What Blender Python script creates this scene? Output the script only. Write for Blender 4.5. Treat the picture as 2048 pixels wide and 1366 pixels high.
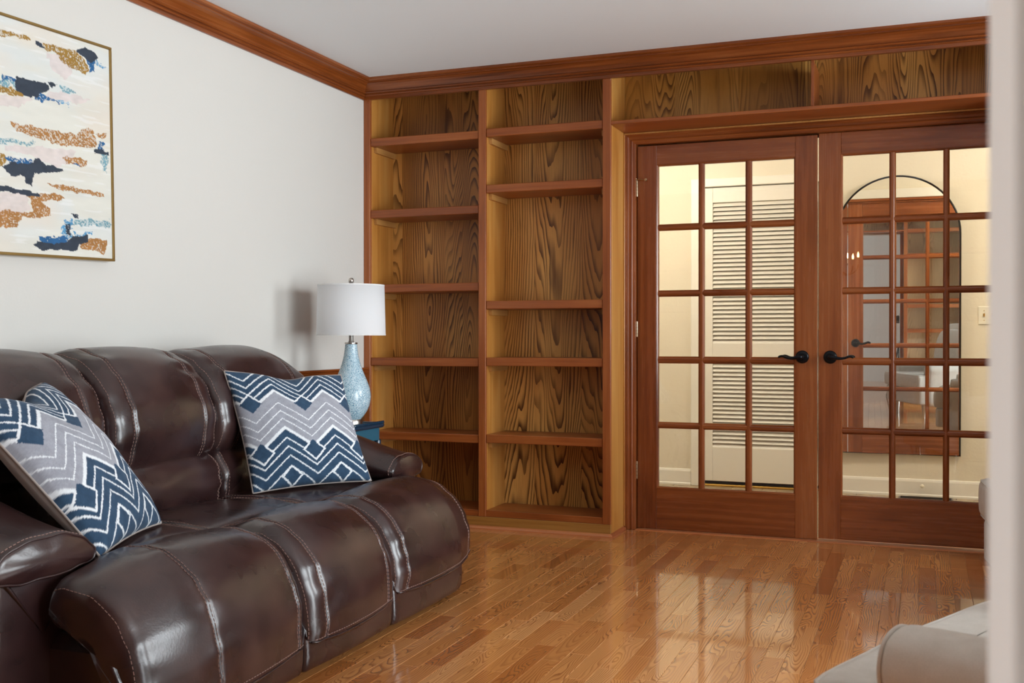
import bpy, bmesh, math, random
import numpy as np
from mathutils import Vector, Matrix, noise as mnoise

# ------------------------------------------------------------------ clear
for o in list(bpy.data.objects): bpy.data.objects.remove(o, do_unlink=True)
scene = bpy.context.scene
C = scene.collection
R = math.radians
random.seed(7)
rng = np.random.default_rng(11)

# ------------------------------------------------------------------ camera
CAM_H = 1.0214
YAW, PITCH, FPX = R(21.08), math.atan(9/2130.), 2130.
cam_d = bpy.data.cameras.new('camera'); cam = bpy.data.objects.new('camera', cam_d); C.objects.link(cam)
cam.location = (0, 0, CAM_H)
cam.rotation_euler = (R(90)-PITCH, 0, YAW)
cam_d.sensor_width = 36.0
cam_d.lens = 36.0*FPX/2048.
cam_d.clip_start = 0.02; cam_d.clip_end = 60
cam_d.dof.use_dof = True
cam_d.dof.focus_distance = 4.6
cam_d.dof.aperture_fstop = 9.5
scene.camera = cam

# ------------------------------------------------------------------ world, light, exposure
scene.view_settings.view_transform = 'Standard'
scene.view_settings.look = 'None'
scene.view_settings.exposure = -0.22
scene.view_settings.gamma = 1.0
scene.view_settings.use_curve_mapping = False
w = bpy.data.worlds.new('sky'); scene.world = w; w.use_nodes = True
bg = w.node_tree.nodes['Background']; bg.inputs[0].default_value = (0.72, 0.84, 1.0, 1); bg.inputs[1].default_value = 1.6

def area_light(name, loc, rot, sx, sy, power, col):
    d = bpy.data.lights.new(name, 'AREA'); d.shape = 'RECTANGLE'; d.size = sx; d.size_y = sy
    d.energy = power; d.color = col
    o = bpy.data.objects.new(name, d); C.objects.link(o); o.location = loc; o.rotation_euler = rot
    return o
# daylight standing in the window openings (two in the right wall, one in the room behind the camera)
DAY = (0.90, 0.955, 1.0)
area_light('window_daylight', (2.16, 4.42, 1.45), (0, R(90), 0), 1.35, 0.9, 115, DAY)
area_light('window_daylight', (2.16, 1.90, 1.12), (0, R(90), 0), 2.05, 2.2, 255, DAY)
area_light('window_daylight', (-4.42, -1.5, 1.35), (0, R(-90), 0), 1.7, 2.2, 185, DAY)

# ------------------------------------------------------------------ colour + node helpers
def lin(c):
    return tuple(((x/255.)/12.92 if x/255. <= 0.04045 else ((x/255.+0.055)/1.055)**2.4) for x in c)
def lin4(c): return lin(c)+(1.0,)

class S:
    """socket wrapper: arithmetic builds Math nodes"""
    def __init__(s, t, sock): s.t, s.k = t, sock
    def _m(s, op, *a, clamp=False):
        n = s.t.nodes.new('ShaderNodeMath'); n.operation = op; n.use_clamp = clamp
        for i, x in enumerate((s,)+a):
            if isinstance(x, S): s.t.links.new(x.k, n.inputs[i])
            else: n.inputs[i].default_value = float(x)
        return S(s.t, n.outputs[0])
    def __add__(s, o): return s._m('ADD', o)
    __radd__ = __add__
    def __sub__(s, o): return s._m('SUBTRACT', o)
    def __mul__(s, o): return s._m('MULTIPLY', o)
    __rmul__ = __mul__
    def __truediv__(s, o): return s._m('DIVIDE', o)
    def floor(s): return s._m('FLOOR')
    def fract(s): return s._m('FRACT')
    def abs(s): return s._m('ABSOLUTE')
    def sqrt(s): return s._m('SQRT')
    def sin(s): return s._m('SINE')
    def pw(s, e): return s._m('POWER', e)
    def clamp(s): return s._m('ADD', 0.0, clamp=True)
    def step(s, a, b):
        n = s.t.nodes.new('ShaderNodeMapRange'); n.interpolation_type = 'SMOOTHSTEP'
        s.t.links.new(s.k, n.inputs[0]); n.inputs[1].default_value = a; n.inputs[2].default_value = b
        n.inputs[3].default_value = 0; n.inputs[4].default_value = 1
        return S(s.t, n.outputs[0])

class Mat:
    def __init__(m, name, rough=0.5, spec=0.5, coat=0, coat_rough=0.1, metal=0):
        m.mat = bpy.data.materials.new(name); m.mat.use_nodes = True
        m.t = m.mat.node_tree; m.b = m.t.nodes['Principled BSDF']
        m.b.inputs['Roughness'].default_value = rough
        m.b.inputs['Specular IOR Level'].default_value = spec
        m.b.inputs['Coat Weight'].default_value = coat
        m.b.inputs['Coat Roughness'].default_value = coat_rough
        m.b.inputs['Metallic'].default_value = metal
    def col(m, c): m.b.inputs['Base Color'].default_value = lin4(c) if max(c) > 1.01 else tuple(c)+(1,); return m
    def pos(m):
        g = m.t.nodes.new('ShaderNodeNewGeometry'); s = m.t.nodes.new('ShaderNodeSeparateXYZ')
        m.t.links.new(g.outputs['Position'], s.inputs[0]); return [S(m.t, s.outputs[i]) for i in range(3)]
    def objpos(m):
        g = m.t.nodes.new('ShaderNodeTexCoord'); s = m.t.nodes.new('ShaderNodeSeparateXYZ')
        m.t.links.new(g.outputs['Object'], s.inputs[0]); return [S(m.t, s.outputs[i]) for i in range(3)]
    def rnd(m):
        return S(m.t, m.t.nodes.new('ShaderNodeObjectInfo').outputs['Random'])
    def attr(m, name, out='Fac'):
        a = m.t.nodes.new('ShaderNodeAttribute'); a.attribute_name = name; return S(m.t, a.outputs[out])
    def vec(m, x, y, z):
        c = m.t.nodes.new('ShaderNodeCombineXYZ')
        for i, v in enumerate((x, y, z)):
            if isinstance(v, S): m.t.links.new(v.k, c.inputs[i])
            else: c.inputs[i].default_value = v
        return c.outputs[0]
    def noise(m, v, scale=1, detail=2, rough=0.5, dist=0):
        n = m.t.nodes.new('ShaderNodeTexNoise'); m.t.links.new(v, n.inputs['Vector'])
        n.inputs['Scale'].default_value = scale; n.inputs['Detail'].default_value = detail
        n.inputs['Roughness'].default_value = rough; n.inputs['Distortion'].default_value = dist
        return S(m.t, n.outputs['Fac'])
    def white(m, s):
        n = m.t.nodes.new('ShaderNodeTexWhiteNoise'); n.noise_dimensions = '1D'
        m.t.links.new(s.k, n.inputs['W']); return S(m.t, n.outputs['Value'])
    def voro(m, v, scale, feature='F1', out='Distance'):
        n = m.t.nodes.new('ShaderNodeTexVoronoi'); n.feature = feature; m.t.links.new(v, n.inputs['Vector'])
        n.inputs['Scale'].default_value = scale; return S(m.t, n.outputs[out])
    def ramp(m, s, stops):
        n = m.t.nodes.new('ShaderNodeValToRGB'); m.t.links.new(s.k, n.inputs[0])
        e = n.color_ramp.elements
        while len(e) < len(stops): e.new(0.5)
        for i, (p, c) in enumerate(stops): e[i].position = p; e[i].color = lin4(c)
        return n.outputs[0]
    def mix(m, f, a, b, mode='MIX'):
        n = m.t.nodes.new('ShaderNodeMix'); n.data_type = 'RGBA'; n.blend_type = mode
        if isinstance(f, S): m.t.links.new(f.k, n.inputs[0])
        else: n.inputs[0].default_value = f
        for i, x in ((6, a), (7, b)):
            if isinstance(x, tuple): n.inputs[i].default_value = lin4(x)
            else: m.t.links.new(x, n.inputs[i])
        return n.outputs[2]
    def base(m, sock): m.t.links.new(sock, m.b.inputs['Base Color']); return m
    def rough(m, s): m.t.links.new(s.k, m.b.inputs['Roughness']); return m
    def bump(m, s, strength=0.2, dist=0.01):
        n = m.t.nodes.new('ShaderNodeBump'); n.inputs['Strength'].default_value = strength
        n.inputs['Distance'].default_value = dist; m.t.links.new(s.k, n.inputs['Height'])
        m.t.links.new(n.outputs[0], m.b.inputs['Normal']); return m

M = {}
def plain(name, c, **k): M[name] = Mat(name, **k).col(c).mat; return M[name]

def wall_paint(name, c, bump=0.05, scale=60):
    m = Mat(name, rough=0.75, spec=0.25); x, y, z = m.pos()
    n = m.noise(m.vec(x, y, z), scale, 3)
    m.col(c).bump(n, bump, 0.01); M[name] = m.mat

def wood(name, axis, dark, mid, light, rough=0.32, coat=0.25, streak=70, blotch=4.0):
    """straight-grained stained wood, grain along axis"""
    m = Mat(name, rough=rough, coat=coat, coat_rough=0.22, spec=0.4)
    p = m.pos(); r = m.rnd()*7.3
    k = 'XYZ'.index(axis); f = [streak]*3; f[k] = streak*0.035
    g = [blotch]*3; g[k] = blotch*0.22
    fine = m.noise(m.vec(*[p[i]*f[i]+r for i in range(3)]), 1, 4, 0.6)
    broad = m.noise(m.vec(*[p[i]*g[i]+r*1.7 for i in range(3)]), 1, 2, 0.5, 0.6)
    v = fine*0.45+broad*0.55
    m.base(m.ramp(v, [(0.30, dark), (0.5, mid), (0.70, light)]))
    m.rough((fine*0.14)+(rough-0.07)).bump(fine, 0.06, 0.002)
    M[name] = m.mat

def oak_panel(name, dark, mid, light, strip=0.27, ring=105, seed=0.0):
    """flat-sawn oak veneer, grain along Z, cathedral figure, on an XZ panel"""
    m = Mat(name, rough=0.42, coat=0.15, coat_rough=0.25, spec=0.35)
    x, y, z = m.pos()
    big = m.noise(m.vec(x*5.0+seed, z*0.55, 0.3), 1, 2, 0.5)
    med = m.noise(m.vec(x*22.0, z*2.6+seed, 0.7), 1, 2, 0.5)
    s = x/strip+seed+0.37
    i = s.floor(); rn = m.white(i); rn2 = m.white(i+31.7)
    xs = (s-i-0.5)*strip+(rn-0.5)*0.16
    d = (z-1.2)*0.115+(rn2-0.5)*0.24+(big-0.5)*0.34
    rr = (xs*xs+d*d).sqrt()+(big-0.5)*0.10+(med-0.5)*0.022
    saw = (rr*ring).fract()
    line = saw.step(0.35, 0.98)*(1.0-0.0) - saw.step(0.985, 1.0)
    pores = m.noise(m.vec(x*240.0, z*7.0, 0.0), 1, 3, 0.6)
    tone = m.noise(m.vec(x*3.0+seed, z*0.8, 5.0), 1, 2)
    c1 = m.ramp(tone+(rn-0.5)*0.35, [(0.28, tuple(int(a*0.6+b*0.4) for a, b in zip(mid, dark))), (0.5, mid), (0.72, light)])
    contrast = m.noise(m.vec(x*7.0, z*1.4, 9.0+seed), 1, 2)
    c2 = m.mix((line*(contrast.step(0.3, 0.62)*0.65+0.35)).clamp(), c1, dark)
    c3 = m.mix((pores.step(0.52, 0.75)*0.35), c2, dark)
    m.base(c3).bump(pores, 0.08, 0.002); M[name] = m.mat

# ------------------------------------------------------------------ materials
wall_paint('paint_greige', (218, 215, 209))
wall_paint('paint_ceiling', (244, 248, 250), 0.03)
wall_paint('paint_cream', (228, 219, 200), 0.12, 55)
wall_paint('paint_white_wall', (216, 212, 208))
plain('paint_trim', (236, 232, 222), rough=0.4)
plain('paint_door', (233, 229, 220), rough=0.45)
CR = ((84, 39, 13), (136, 70, 28), (166, 98, 50))
wood('trim_wood_X', 'X', *CR); wood('trim_wood_Y', 'Y', *CR); wood('trim_wood_Z', 'Z', *CR)
SH = ((108, 50, 16), (152, 80, 34), (176, 104, 52))
wood('shelf_wood_X', 'X', *SH, rough=0.36); wood('shelf_wood_Z', 'Z', *SH, rough=0.36)
DW = ((92, 40, 14), (140, 74, 34), (164, 98, 52))
wood('door_wood_X', 'X', *DW, rough=0.27, coat=0.35, streak=45); wood('door_wood_Z', 'Z', *DW, rough=0.27, coat=0.35, streak=45)
AM = ((166, 102, 36), (194, 132, 60), (212, 158, 86))
wood('amber_ply', 'Z', *AM, rough=0.42, streak=40, blotch=6)
wood('pine_cleat', 'Y', (168, 116, 56), (190, 138, 76), (206, 158, 98), rough=0.5)
KK = ((120, 76, 26), (160, 108, 48), (184, 132, 66))
wood('kick_wood', 'X', *KK, rough=0.4)
wood('shoe_wood', 'X', (150, 80, 42), (186, 112, 66), (206, 136, 88), rough=0.35)
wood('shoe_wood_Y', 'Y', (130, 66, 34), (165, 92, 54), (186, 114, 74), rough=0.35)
oak_panel('oak_back', (84, 44, 12), (196, 134, 64), (220, 166, 90), ring=72)
oak_panel('oak_back_header', (104, 62, 20), (206, 148, 68), (222, 170, 92), strip=0.33, ring=62, seed=3.3)
oak_panel('oak_rear', (120, 92, 60), (172, 140, 98), (196, 166, 124), strip=0.3, seed=1.7)
wood('wainscot_wood', 'Z', (56, 30, 12), (92, 56, 26), (112, 72, 36), rough=0.4)

def floor_mat():
    m = Mat('oak_floor', rough=0.24, coat=0.85, coat_rough=0.045, spec=0.45)
    x, y, z = m.pos(); r = m.attr('plank_tone'); q = m.attr('plank_shift')
    big = m.noise(m.vec(x*7.0+q*30, y*1.3+q*11, 0.0), 1, 2, 0.5)
    med = m.noise(m.vec(x*40.0, y*5.0+q*17, 0.0), 1, 2, 0.5)
    xs = m.attr('plank_x')+(q-0.5)*0.11
    d = (big-0.5)*0.42
    rr = (xs*xs+d*d).sqrt()+(big-0.5)*0.05+(med-0.5)*0.007
    saw = (rr*120.0).fract()
    line = saw.step(0.4, 0.97)-saw.step(0.98, 1.0)
    pores = m.noise(m.vec(x*420.0, y*16.0, 0.0), 1, 3, 0.6)
    c = m.ramp(r, [(0.0, (180, 108, 54)), (0.3, (204, 134, 74)), (0.65, (216, 148, 86)), (1.0, (228, 166, 106))])
    c = m.mix((line*(big.step(0.3, 0.65)*0.5+0.28)).clamp(), c, (138, 78, 38))
    c = m.mix(pores.step(0.55, 0.8)*0.30, c, (120, 66, 30))
    wob = m.noise(m.vec(x*9.0, y*2.0, 0.0), 1, 1)
    m.base(c).bump(wob, 0.010, 0.01); M['oak_floor'] = m.mat
floor_mat()

def leather():
    m = Mat('brown_leather', rough=0.34, spec=0.85)
    x, y, z = m.pos(); v = m.vec(x, y, z)
    broad = m.noise(v, 7, 2, 0.5)
    m.base(m.ramp(broad, [(0.3, (38, 22, 22)), (0.52, (50, 30, 30)), (0.72, (64, 42, 39))]))
    m.rough(broad*0.08+0.24)
    m.bump(m.noise(v, 190, 1, 0.4), 0.05, 0.004); M['brown_leather'] = m.mat
leather()
plain('leather_dark', (36, 22, 20), rough=0.5)
plain('stitch', (150, 118, 108), rough=0.7)
plain('black_plastic', (22, 22, 24), rough=0.35)
plain('black_metal', (16, 18, 22), rough=0.28, metal=0.55)
plain('bronze_black', (22, 26, 32), rough=0.3, metal=0.6)
plain('nickel', (196, 190, 182), rough=0.28, metal=1.0)
plain('old_nickel', (190, 170, 140), rough=0.3, metal=1.0)
plain('gold_frame', (168, 138, 84), rough=0.35, metal=0.8)
plain('brass', (200, 160, 84), rough=0.3, metal=0.9)
plain('white_plastic', (236, 230, 212), rough=0.35)
plain('void_dark', (10, 9, 8), rough=0.9)

def fabric(name, c1, c2, scale=700, bump=0.25):
    m = Mat(name, rough=0.9, spec=0.15); x, y, z = m.pos(); v = m.vec(x, y, z)
    m.b.inputs['Sheen Weight'].default_value = 0.15
    n = m.noise(v, scale, 2, 0.6); b = m.noise(v, 30, 2)
    m.base(m.ramp(n*0.6+b*0.4, [(0.3, c1), (0.7, c2)])).bump(n, bump, 0.002); M[name] = m.mat
fabric('linen_grey', (194, 187, 176), (214, 208, 199))
fabric('pillow_back', (158, 146, 140), (176, 165, 158))
fabric('linen_white', (226, 226, 226), (240, 240, 240), 900, 0.1)

def shade_mat():
    m = Mat('lamp_linen', rough=0.9, spec=0.1); m.col((250, 250, 251))
    x, y, z = m.objpos(); n = m.noise(m.vec(x*300, y*300, z*900), 1, 1)
    m.bump(n, 0.06, 0.002)
    tr = m.t.nodes.new('ShaderNodeBsdfTranslucent'); tr.inputs[0].default_value = lin4((238, 240, 245))
    mx = m.t.nodes.new('ShaderNodeMixShader'); mx.inputs[0].default_value = 0.25
    out = m.t.nodes['Material Output']
    m.t.links.new(m.b.outputs[0], mx.inputs[1]); m.t.links.new(tr.outputs[0], mx.inputs[2]); m.t.links.new(mx.outputs[0], out.inputs[0])
    M['lamp_linen'] = m.mat
shade_mat()

def crackle():
    m = Mat('blue_crackle', rough=0.22, coat=0.4); x, y, z = m.objpos(); v = m.vec(x, y, z)
    e = m.voro(v, 165, 'DISTANCE_TO_EDGE'); cc = m.voro(v, 165, 'F1', 'Color')
    n = m.noise(v, 40, 2)
    base = m.ramp(cc, [(0.2, (96, 148, 178)), (0.5, (128, 176, 200)), (0.85, (168, 206, 222))])
    m.base(m.mix((1.0*e.step(0.02, 0.16)), (226, 240, 246), base)).bump(e, 0.3, 0.002); M['blue_crackle'] = m.mat
crackle()
plain('navy_lacquer', (22, 52, 74), rough=0.18, coat=0.5)
plain('teal_lacquer', (38, 98, 122), rough=0.3, coat=0.3)

def glass():
    m = bpy.data.materials.new('pane_glass'); m.use_nodes = True; t = m.node_tree
    t.nodes.remove(t.nodes['Principled BSDF']); out = t.nodes['Material Output']
    tr = t.nodes.new('ShaderNodeBsdfTransparent'); gl = t.nodes.new('ShaderNodeBsdfGlossy'); gl.inputs['Roughness'].default_value = 0.0
    tr.inputs[0].default_value = (0.97, 0.98, 0.975, 1)
    fr = t.nodes.new('ShaderNodeFresnel'); fr.inputs[0].default_value = 1.5
    mx = t.nodes.new('ShaderNodeMixShader')
    t.links.new(fr.outputs[0], mx.inputs[0]); t.links.new(tr.outputs[0], mx.inputs[1]); t.links.new(gl.outputs[0], mx.inputs[2])
    t.links.new(mx.outputs[0], out.inputs[0]); M['pane_glass'] = m
glass()
m_ = Mat('mirror_silver', rough=0.0, metal=1.0).col((0.93, 0.93, 0.92)); M['mirror_silver'] = m_.mat

def vcol(name, rough=0.8, bump=0.2, scale=500, sheen=0.0):
    m = Mat(name, rough=rough, spec=0.2); m.b.inputs['Sheen Weight'].default_value = sheen
    a = m.t.nodes.new('ShaderNodeAttribute'); a.attribute_name = 'print'
    m.base(a.outputs['Color']); x, y, z = m.pos()
    m.bump(m.noise(m.vec(x, y, z), scale, 2), bump, 0.002); M[name] = m.mat
vcol('painted_canvas', 0.55, 0.15, 260); vcol('pillow_print', 0.9, 0.2, 700, 0.1)

def hall_tile():
    m = Mat('hall_tile', rough=0.35); x, y, z = m.pos()
    n = m.noise(m.vec(x, y, z), 14, 4, 0.6)
    m.base(m.ramp(n, [(0.3, (128, 108, 84)), (0.5, (160, 140, 112)), (0.7, (184, 166, 138))])).bump(n, 0.1, 0.01); M['hall_tile'] = m.mat
hall_tile()
plain('grout', (92, 80, 66), rough=0.9)

def emit(name, c, s):
    m = bpy.data.materials.new(name); m.use_nodes = True; t = m.node_tree
    b = t.nodes['Principled BSDF']; b.inputs['Emission Color'].default_value = lin4(c); b.inputs['Emission Strength'].default_value = s
    b.inputs['Base Color'].default_value = lin4(c); M[name] = m
emit('bulb_glow', (255, 214, 150), 60)
emit('ceiling_globe_glow', (255, 226, 178), 6)

# ------------------------------------------------------------------ mesh helpers
def finish(name, me, mat, parent, smooth):
    if mat is not None: me.materials.append(M[mat])
    if smooth: me.polygons.foreach_set('use_smooth', [True]*len(me.polygons))
    o = bpy.data.objects.new(name, me); C.objects.link(o)
    if parent is not None: o.parent = parent
    return o

class MB:
    def __init__(s): s.v, s.f = [], []
    def add(s, vs, fs):
        b = len(s.v); s.v += [tuple(x) for x in vs]; s.f += [tuple(b+i for i in f) for f in fs]; return s
    def box(s, x0, x1, y0, y1, z0, z1, bev=0.0, mat=None):
        if x1 < x0: x0, x1 = x1, x0
        if y1 < y0: y0, y1 = y1, y0
        bev = min(bev, 0.45*(x1-x0), 0.45*(y1-y0), 0.45*(z1-z0))
        lo, hi = (x0, y0, z0), (x1, y1, z1)
        if bev <= 0:
            vs = [(a, b, c) for a in (x0, x1) for b in (y0, y1) for c in (z0, z1)]
            fs = [(0, 1, 3, 2), (4, 6, 7, 5), (0, 4, 5, 1), (2, 3, 7, 6), (0, 2, 6, 4), (1, 5, 7, 3)]
        else:
            vs, idx = [], {}
            for sx in (0, 1):
                for sy in (0, 1):
                    for sz in (0, 1):
                        sg = (sx, sy, sz)
                        for ax in range(3):
                            p = [(hi[k]-bev if sg[k] else lo[k]+bev) for k in range(3)]
                            p[ax] = hi[ax] if sg[ax] else lo[ax]
                            idx[(sx, sy, sz, ax)] = len(vs); vs.append(tuple(p))
            fs = []
            for ax in range(3):
                o1, o2 = [k for k in range(3) if k != ax]
                for sd in (0, 1):
                    q = []
                    for a, b in ((0, 0), (1, 0), (1, 1), (0, 1)):
                        k = [0, 0, 0]; k[ax] = sd; k[o1] = a; k[o2] = b; q.append(idx[(*k, ax)])
                    fs.append(q)
                for a in (0, 1):
                    for b in (0, 1):
                        k0 = [0, 0, 0]; k0[o1] = a; k0[o2] = b; k1 = list(k0); k1[ax] = 1
                        fs.append([idx[(*k0, o1)], idx[(*k1, o1)], idx[(*k1, o2)], idx[(*k0, o2)]])
            for sx in (0, 1):
                for sy in (0, 1):
                    for sz in (0, 1): fs.append([idx[(sx, sy, sz, a)] for a in range(3)])
        return s.add(vs, fs)
    def tube(s, path, r, n=8, closed=False, cap=True):
        P = [Vector(p) for p in path]; m = len(P); rs = r if isinstance(r, (list, tuple)) else [r]*m
        vs = []; prev = None
        for i in range(m):
            t = (P[(i+1) % m]-P[i-1]) if closed else (P[min(i+1, m-1)]-P[max(i-1, 0)])
            t = t.normalized()
            if prev is None:
                a = Vector((0, 0, 1)) if abs(t.z) < 0.9 else Vector((1, 0, 0)); nn = (a-t*a.dot(t)).normalized()
            else: nn = (prev-t*prev.dot(t)).normalized()
            prev = nn; b = t.cross(nn)
            for k in range(n):
                a = 2*math.pi*k/n; vs.append(P[i]+(nn*math.cos(a)+b*math.sin(a))*rs[i])
        fs = []
        for i in range(m if closed else m-1):
            j = (i+1) % m
            for k in range(n): fs.append((i*n+k, i*n+(k+1) % n, j*n+(k+1) % n, j*n+k))
        if cap and not closed: fs += [tuple(range(n-1, -1, -1)), tuple(range((m-1)*n, m*n))]
        return s.add(vs, fs)
    def lathe(s, prof, cx=0, cy=0, cz=0, n=32, M4=None):
        vs, fs = [], []
        for r, z in prof:
            for k in range(n):
                a = 2*math.pi*k/n; p = Vector((r*math.cos(a), r*math.sin(a), z))
                if M4 is not None: p = M4 @ p
                vs.append((p.x+cx, p.y+cy, p.z+cz))
        for i in range(len(prof)-1):
            for k in range(n): fs.append((i*n+k, i*n+(k+1) % n, (i+1)*n+(k+1) % n, (i+1)*n+k))
        return s.add(vs, fs)
    def extrude(s, prof, f0, f1, caps=True):
        """open/closed 2D profile swept between two mappings f(p,q)->xyz"""
        n = len(prof); vs = [f0(*p) for p in prof]+[f1(*p) for p in prof]
        fs = [(i, (i+1) % n, n+(i+1) % n, n+i) for i in range(n)]
        if caps: fs += [tuple(range(n-1, -1, -1)), tuple(range(n, 2*n))]
        return s.add(vs, fs)
    def build(s, name, mat, parent=None, smooth=False):
        me = bpy.data.meshes.new(name); me.from_pydata(s.v, [], s.f)
        bm = bmesh.new(); bm.from_mesh(me); bmesh.ops.recalc_face_normals(bm, faces=bm.faces); bm.to_mesh(me); bm.free()
        me.update()
        o = finish(name, me, mat, parent, smooth)
        if smooth == 'auto':
            for p in me.polygons: p.use_smooth = True
            md = o.modifiers.new('split', 'EDGE_SPLIT'); md.split_angle = R(40)
        return o

def tag(o, label, cat, group=None, kind=None):
    o['label'] = label
    if cat: o['category'] = cat
    if group: o['group'] = group
    if kind: o['kind'] = kind
    return o
def struct(o, label=None, cat=None):
    o['kind'] = 'structure'
    if label: o['label'] = label
    if cat: o['category'] = cat
    return o
def thing(name, loc, label, cat, group=None, rotz=0, kind=None):
    o = bpy.data.objects.new(name, None); C.objects.link(o); o.location = loc; o.rotation_euler = (0, 0, rotz)
    o.empty_display_size = 0.1
    return tag(o, label, cat, group, kind)
def adopt(child, parent):
    """parent keeping the child's world-space vertices (vertices are already in world space)"""
    child.parent = parent
    child.matrix_parent_inverse = (Matrix.Translation(parent.location) @ parent.rotation_euler.to_matrix().to_4x4()).inverted()
    return child
def wbox(name, mat, parent, b, bev=0.0015, smooth=False):
    o = MB().box(*b, bev).build(name, mat, None, smooth)
    if parent is not None: adopt(o, parent)
    return o

def catmull(P, k=6, closed=True):
    n = len(P); out = []
    rngi = range(n) if closed else range(n-1)
    for i in rngi:
        p0, p1, p2, p3 = [np.array(P[(i+d) % n] if closed else P[min(max(i+d, 0), n-1)], float) for d in (-1, 0, 1, 2)]
        for j in range(k):
            t = j/k
            out.append(0.5*((2*p1)+(-p0+p2)*t+(2*p0-5*p1+4*p2-p3)*t*t+(-p0+3*p1-3*p2+p3)*t**3))
    if not closed: out.append(np.array(P[-1], float))
    return np.array(out)

class Loft:
    """rounded cushion: closed 2D profile lofted from s0 to s1, rounded ends, puff, seams"""
    def __init__(L, prof, s0, s1, mp, rad=0.03, n=26, seams=(), depth=0.005, sw=0.007, puff=0.0, wr=0.0, wf=14, k=6, warp=None, seed=0.0, cap=0.012, edge_wr=0.0):
        P = catmull(prof, k); L.P = P; L.mp = mp; L.s0, L.s1 = s0, s1
        T = np.roll(P, -1, 0)-np.roll(P, 1, 0); T /= np.linalg.norm(T, axis=1)[:, None]+1e-9
        area = 0.5*np.sum(P[:, 0]*np.roll(P[:, 1], -1)-np.roll(P[:, 0], -1)*P[:, 1])
        N = np.stack([T[:, 1], -T[:, 0]], 1)*(1 if area > 0 else -1); L.N = N
        st = []
        for a in np.linspace(0, math.pi/2, 7)[:-1]: st += [s0+rad*(1-math.sin(math.pi/2-a)) if False else s0+rad*(1-math.cos(a))]
        for a in np.linspace(0, math.pi/2, 7)[:-1]: st += [s1-rad*(1-math.cos(a))]
        st += list(np.linspace(s0+rad, s1-rad, n))
        for q in seams: st += [q+sw*d for d in (-2.2, -1.4, -0.7, 0, 0.7, 1.4, 2.2)]
        st = sorted(set(round(x, 5) for x in st)); L.st = st
        L.rad, L.seams, L.depth, L.sw, L.puff, L.wr, L.wf, L.warp, L.seed, L.edge_wr = rad, seams, depth, sw, puff, wr, wf, warp, seed, edge_wr
        rings = [L.ring(x) for x in st]; m = len(P); vs = [p for r_ in rings for p in r_]
        fs = [(i*m+j, i*m+(j+1) % m, (i+1)*m+(j+1) % m, (i+1)*m+j) for i in range(len(st)-1) for j in range(m)]
        if cap is None:
            fs += [tuple(range(m-1, -1, -1)), tuple(range((len(st)-1)*m, len(st)*m))]
        for end, ring, x, sg in () if cap is None else ((0, rings[0], s0, -1), (1, rings[-1], s1, 1)):
            cen = L.sec(x).mean(0); base = len(vs); b0 = 0 if end == 0 else (len(st)-1)*m
            sec = L.sec(x)
            for fct, out in ((0.72, 0.6), (0.36, 0.9)):
                for p in cen+(sec-cen)*fct: vs.append(L.put(p, x+sg*cap*out))
            vs.append(L.put(cen, x+sg*cap))
            prev = b0
            for q in range(2):
                nb = base+q*m
                fs += [(prev+j, prev+(j+1) % m, nb+(j+1) % m, nb+j) for j in range(m)]; prev = nb
            fs += [(prev+j, prev+(j+1) % m, base+2*m) for j in range(m)]
        L.vs, L.fs = vs, fs
    def inset(L, s):
        e = 0.0
        for d in (s-L.s0, L.s1-s):
            if d < L.rad: q = 1-max(d, 0)/L.rad; e += L.rad*(1-math.sqrt(max(0, 1-q*q)))
        u = (2*(s-L.s0)/(L.s1-L.s0)-1); e -= L.puff*(1-u*u)
        for q in L.seams: e += L.depth*math.exp(-((s-q)/L.sw)**2)
        return e
    def sec(L, s, out=0.0):
        e = L.inset(s)-out
        Q = L.P-L.N*e
        if L.wr or L.edge_wr:
            for j in range(len(Q)):
                p = L.P[j]
                wgt = L.wr
                if L.edge_wr:
                    dd = min([abs(s-q) for q in L.seams]+[s-L.s0, L.s1-s])
                    wgt += L.edge_wr*math.exp(-(dd/0.055)**2)
                nv = mnoise.noise(Vector((p[0]*L.wf, p[1]*L.wf, s*L.wf*0.35+L.seed)))
                Q[j] = Q[j]+L.N[j]*nv*wgt
        if L.warp: Q = np.array([L.warp(q[0], q[1], s) for q in Q])
        return Q
    def put(L, p, s): return tuple(L.mp(float(p[0]), float(p[1]), s))
    def ring(L, s, out=0.0): return [L.put(p, s) for p in L.sec(s, out)]
    def build(L, name, mat, parent):
        mb = MB(); mb.v, mb.f = L.vs, L.fs
        o = mb.build(name, mat, None, True)
        return adopt(o, parent) if parent is not None else o
    def stitch(L, mb, s, i0, i1, off=(-0.006, 0.006), step=0.0125, dash=0.008, r=0.0011):
        m = len(L.P)
        for of in off:
            sec = L.sec(s+of, 0.0006)
            idx = [(i % m) for i in range(i0, i1+1)]
            P = [Vector(L.put(sec[i], s+of)) for i in idx]
            dash_line(mb, P, step, dash, r)
    def pipe(L, mb, i, sa, sb, r=0.003, out=0.001, n=30):
        m = len(L.P); pts = []
        for s in np.linspace(sa, sb, n): pts.append(L.put(L.sec(s, out)[i % m], s))
        mb.tube(pts, r, 6)
    def dashes(L, mb, i, sa, sb, n=40, step=0.0125, dash=0.008, r=0.0011):
        m = len(L.P); dash_line(mb, [Vector(L.put(L.sec(s, 0.0008)[i % m], s)) for s in np.linspace(sa, sb, n)], step, dash, r)

def dash_line(mb, P, step, dash, r):
    acc = 0.0; nxt = 0.0
    for a, b in zip(P[:-1], P[1:]):
        l = (b-a).length
        if l < 1e-6: continue
        d = (b-a)/l
        while nxt < acc+l:
            p = a+d*(nxt-acc); q = p+d*dash
            mb.tube([p, q], r, 4); nxt += step
        acc += l

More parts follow.
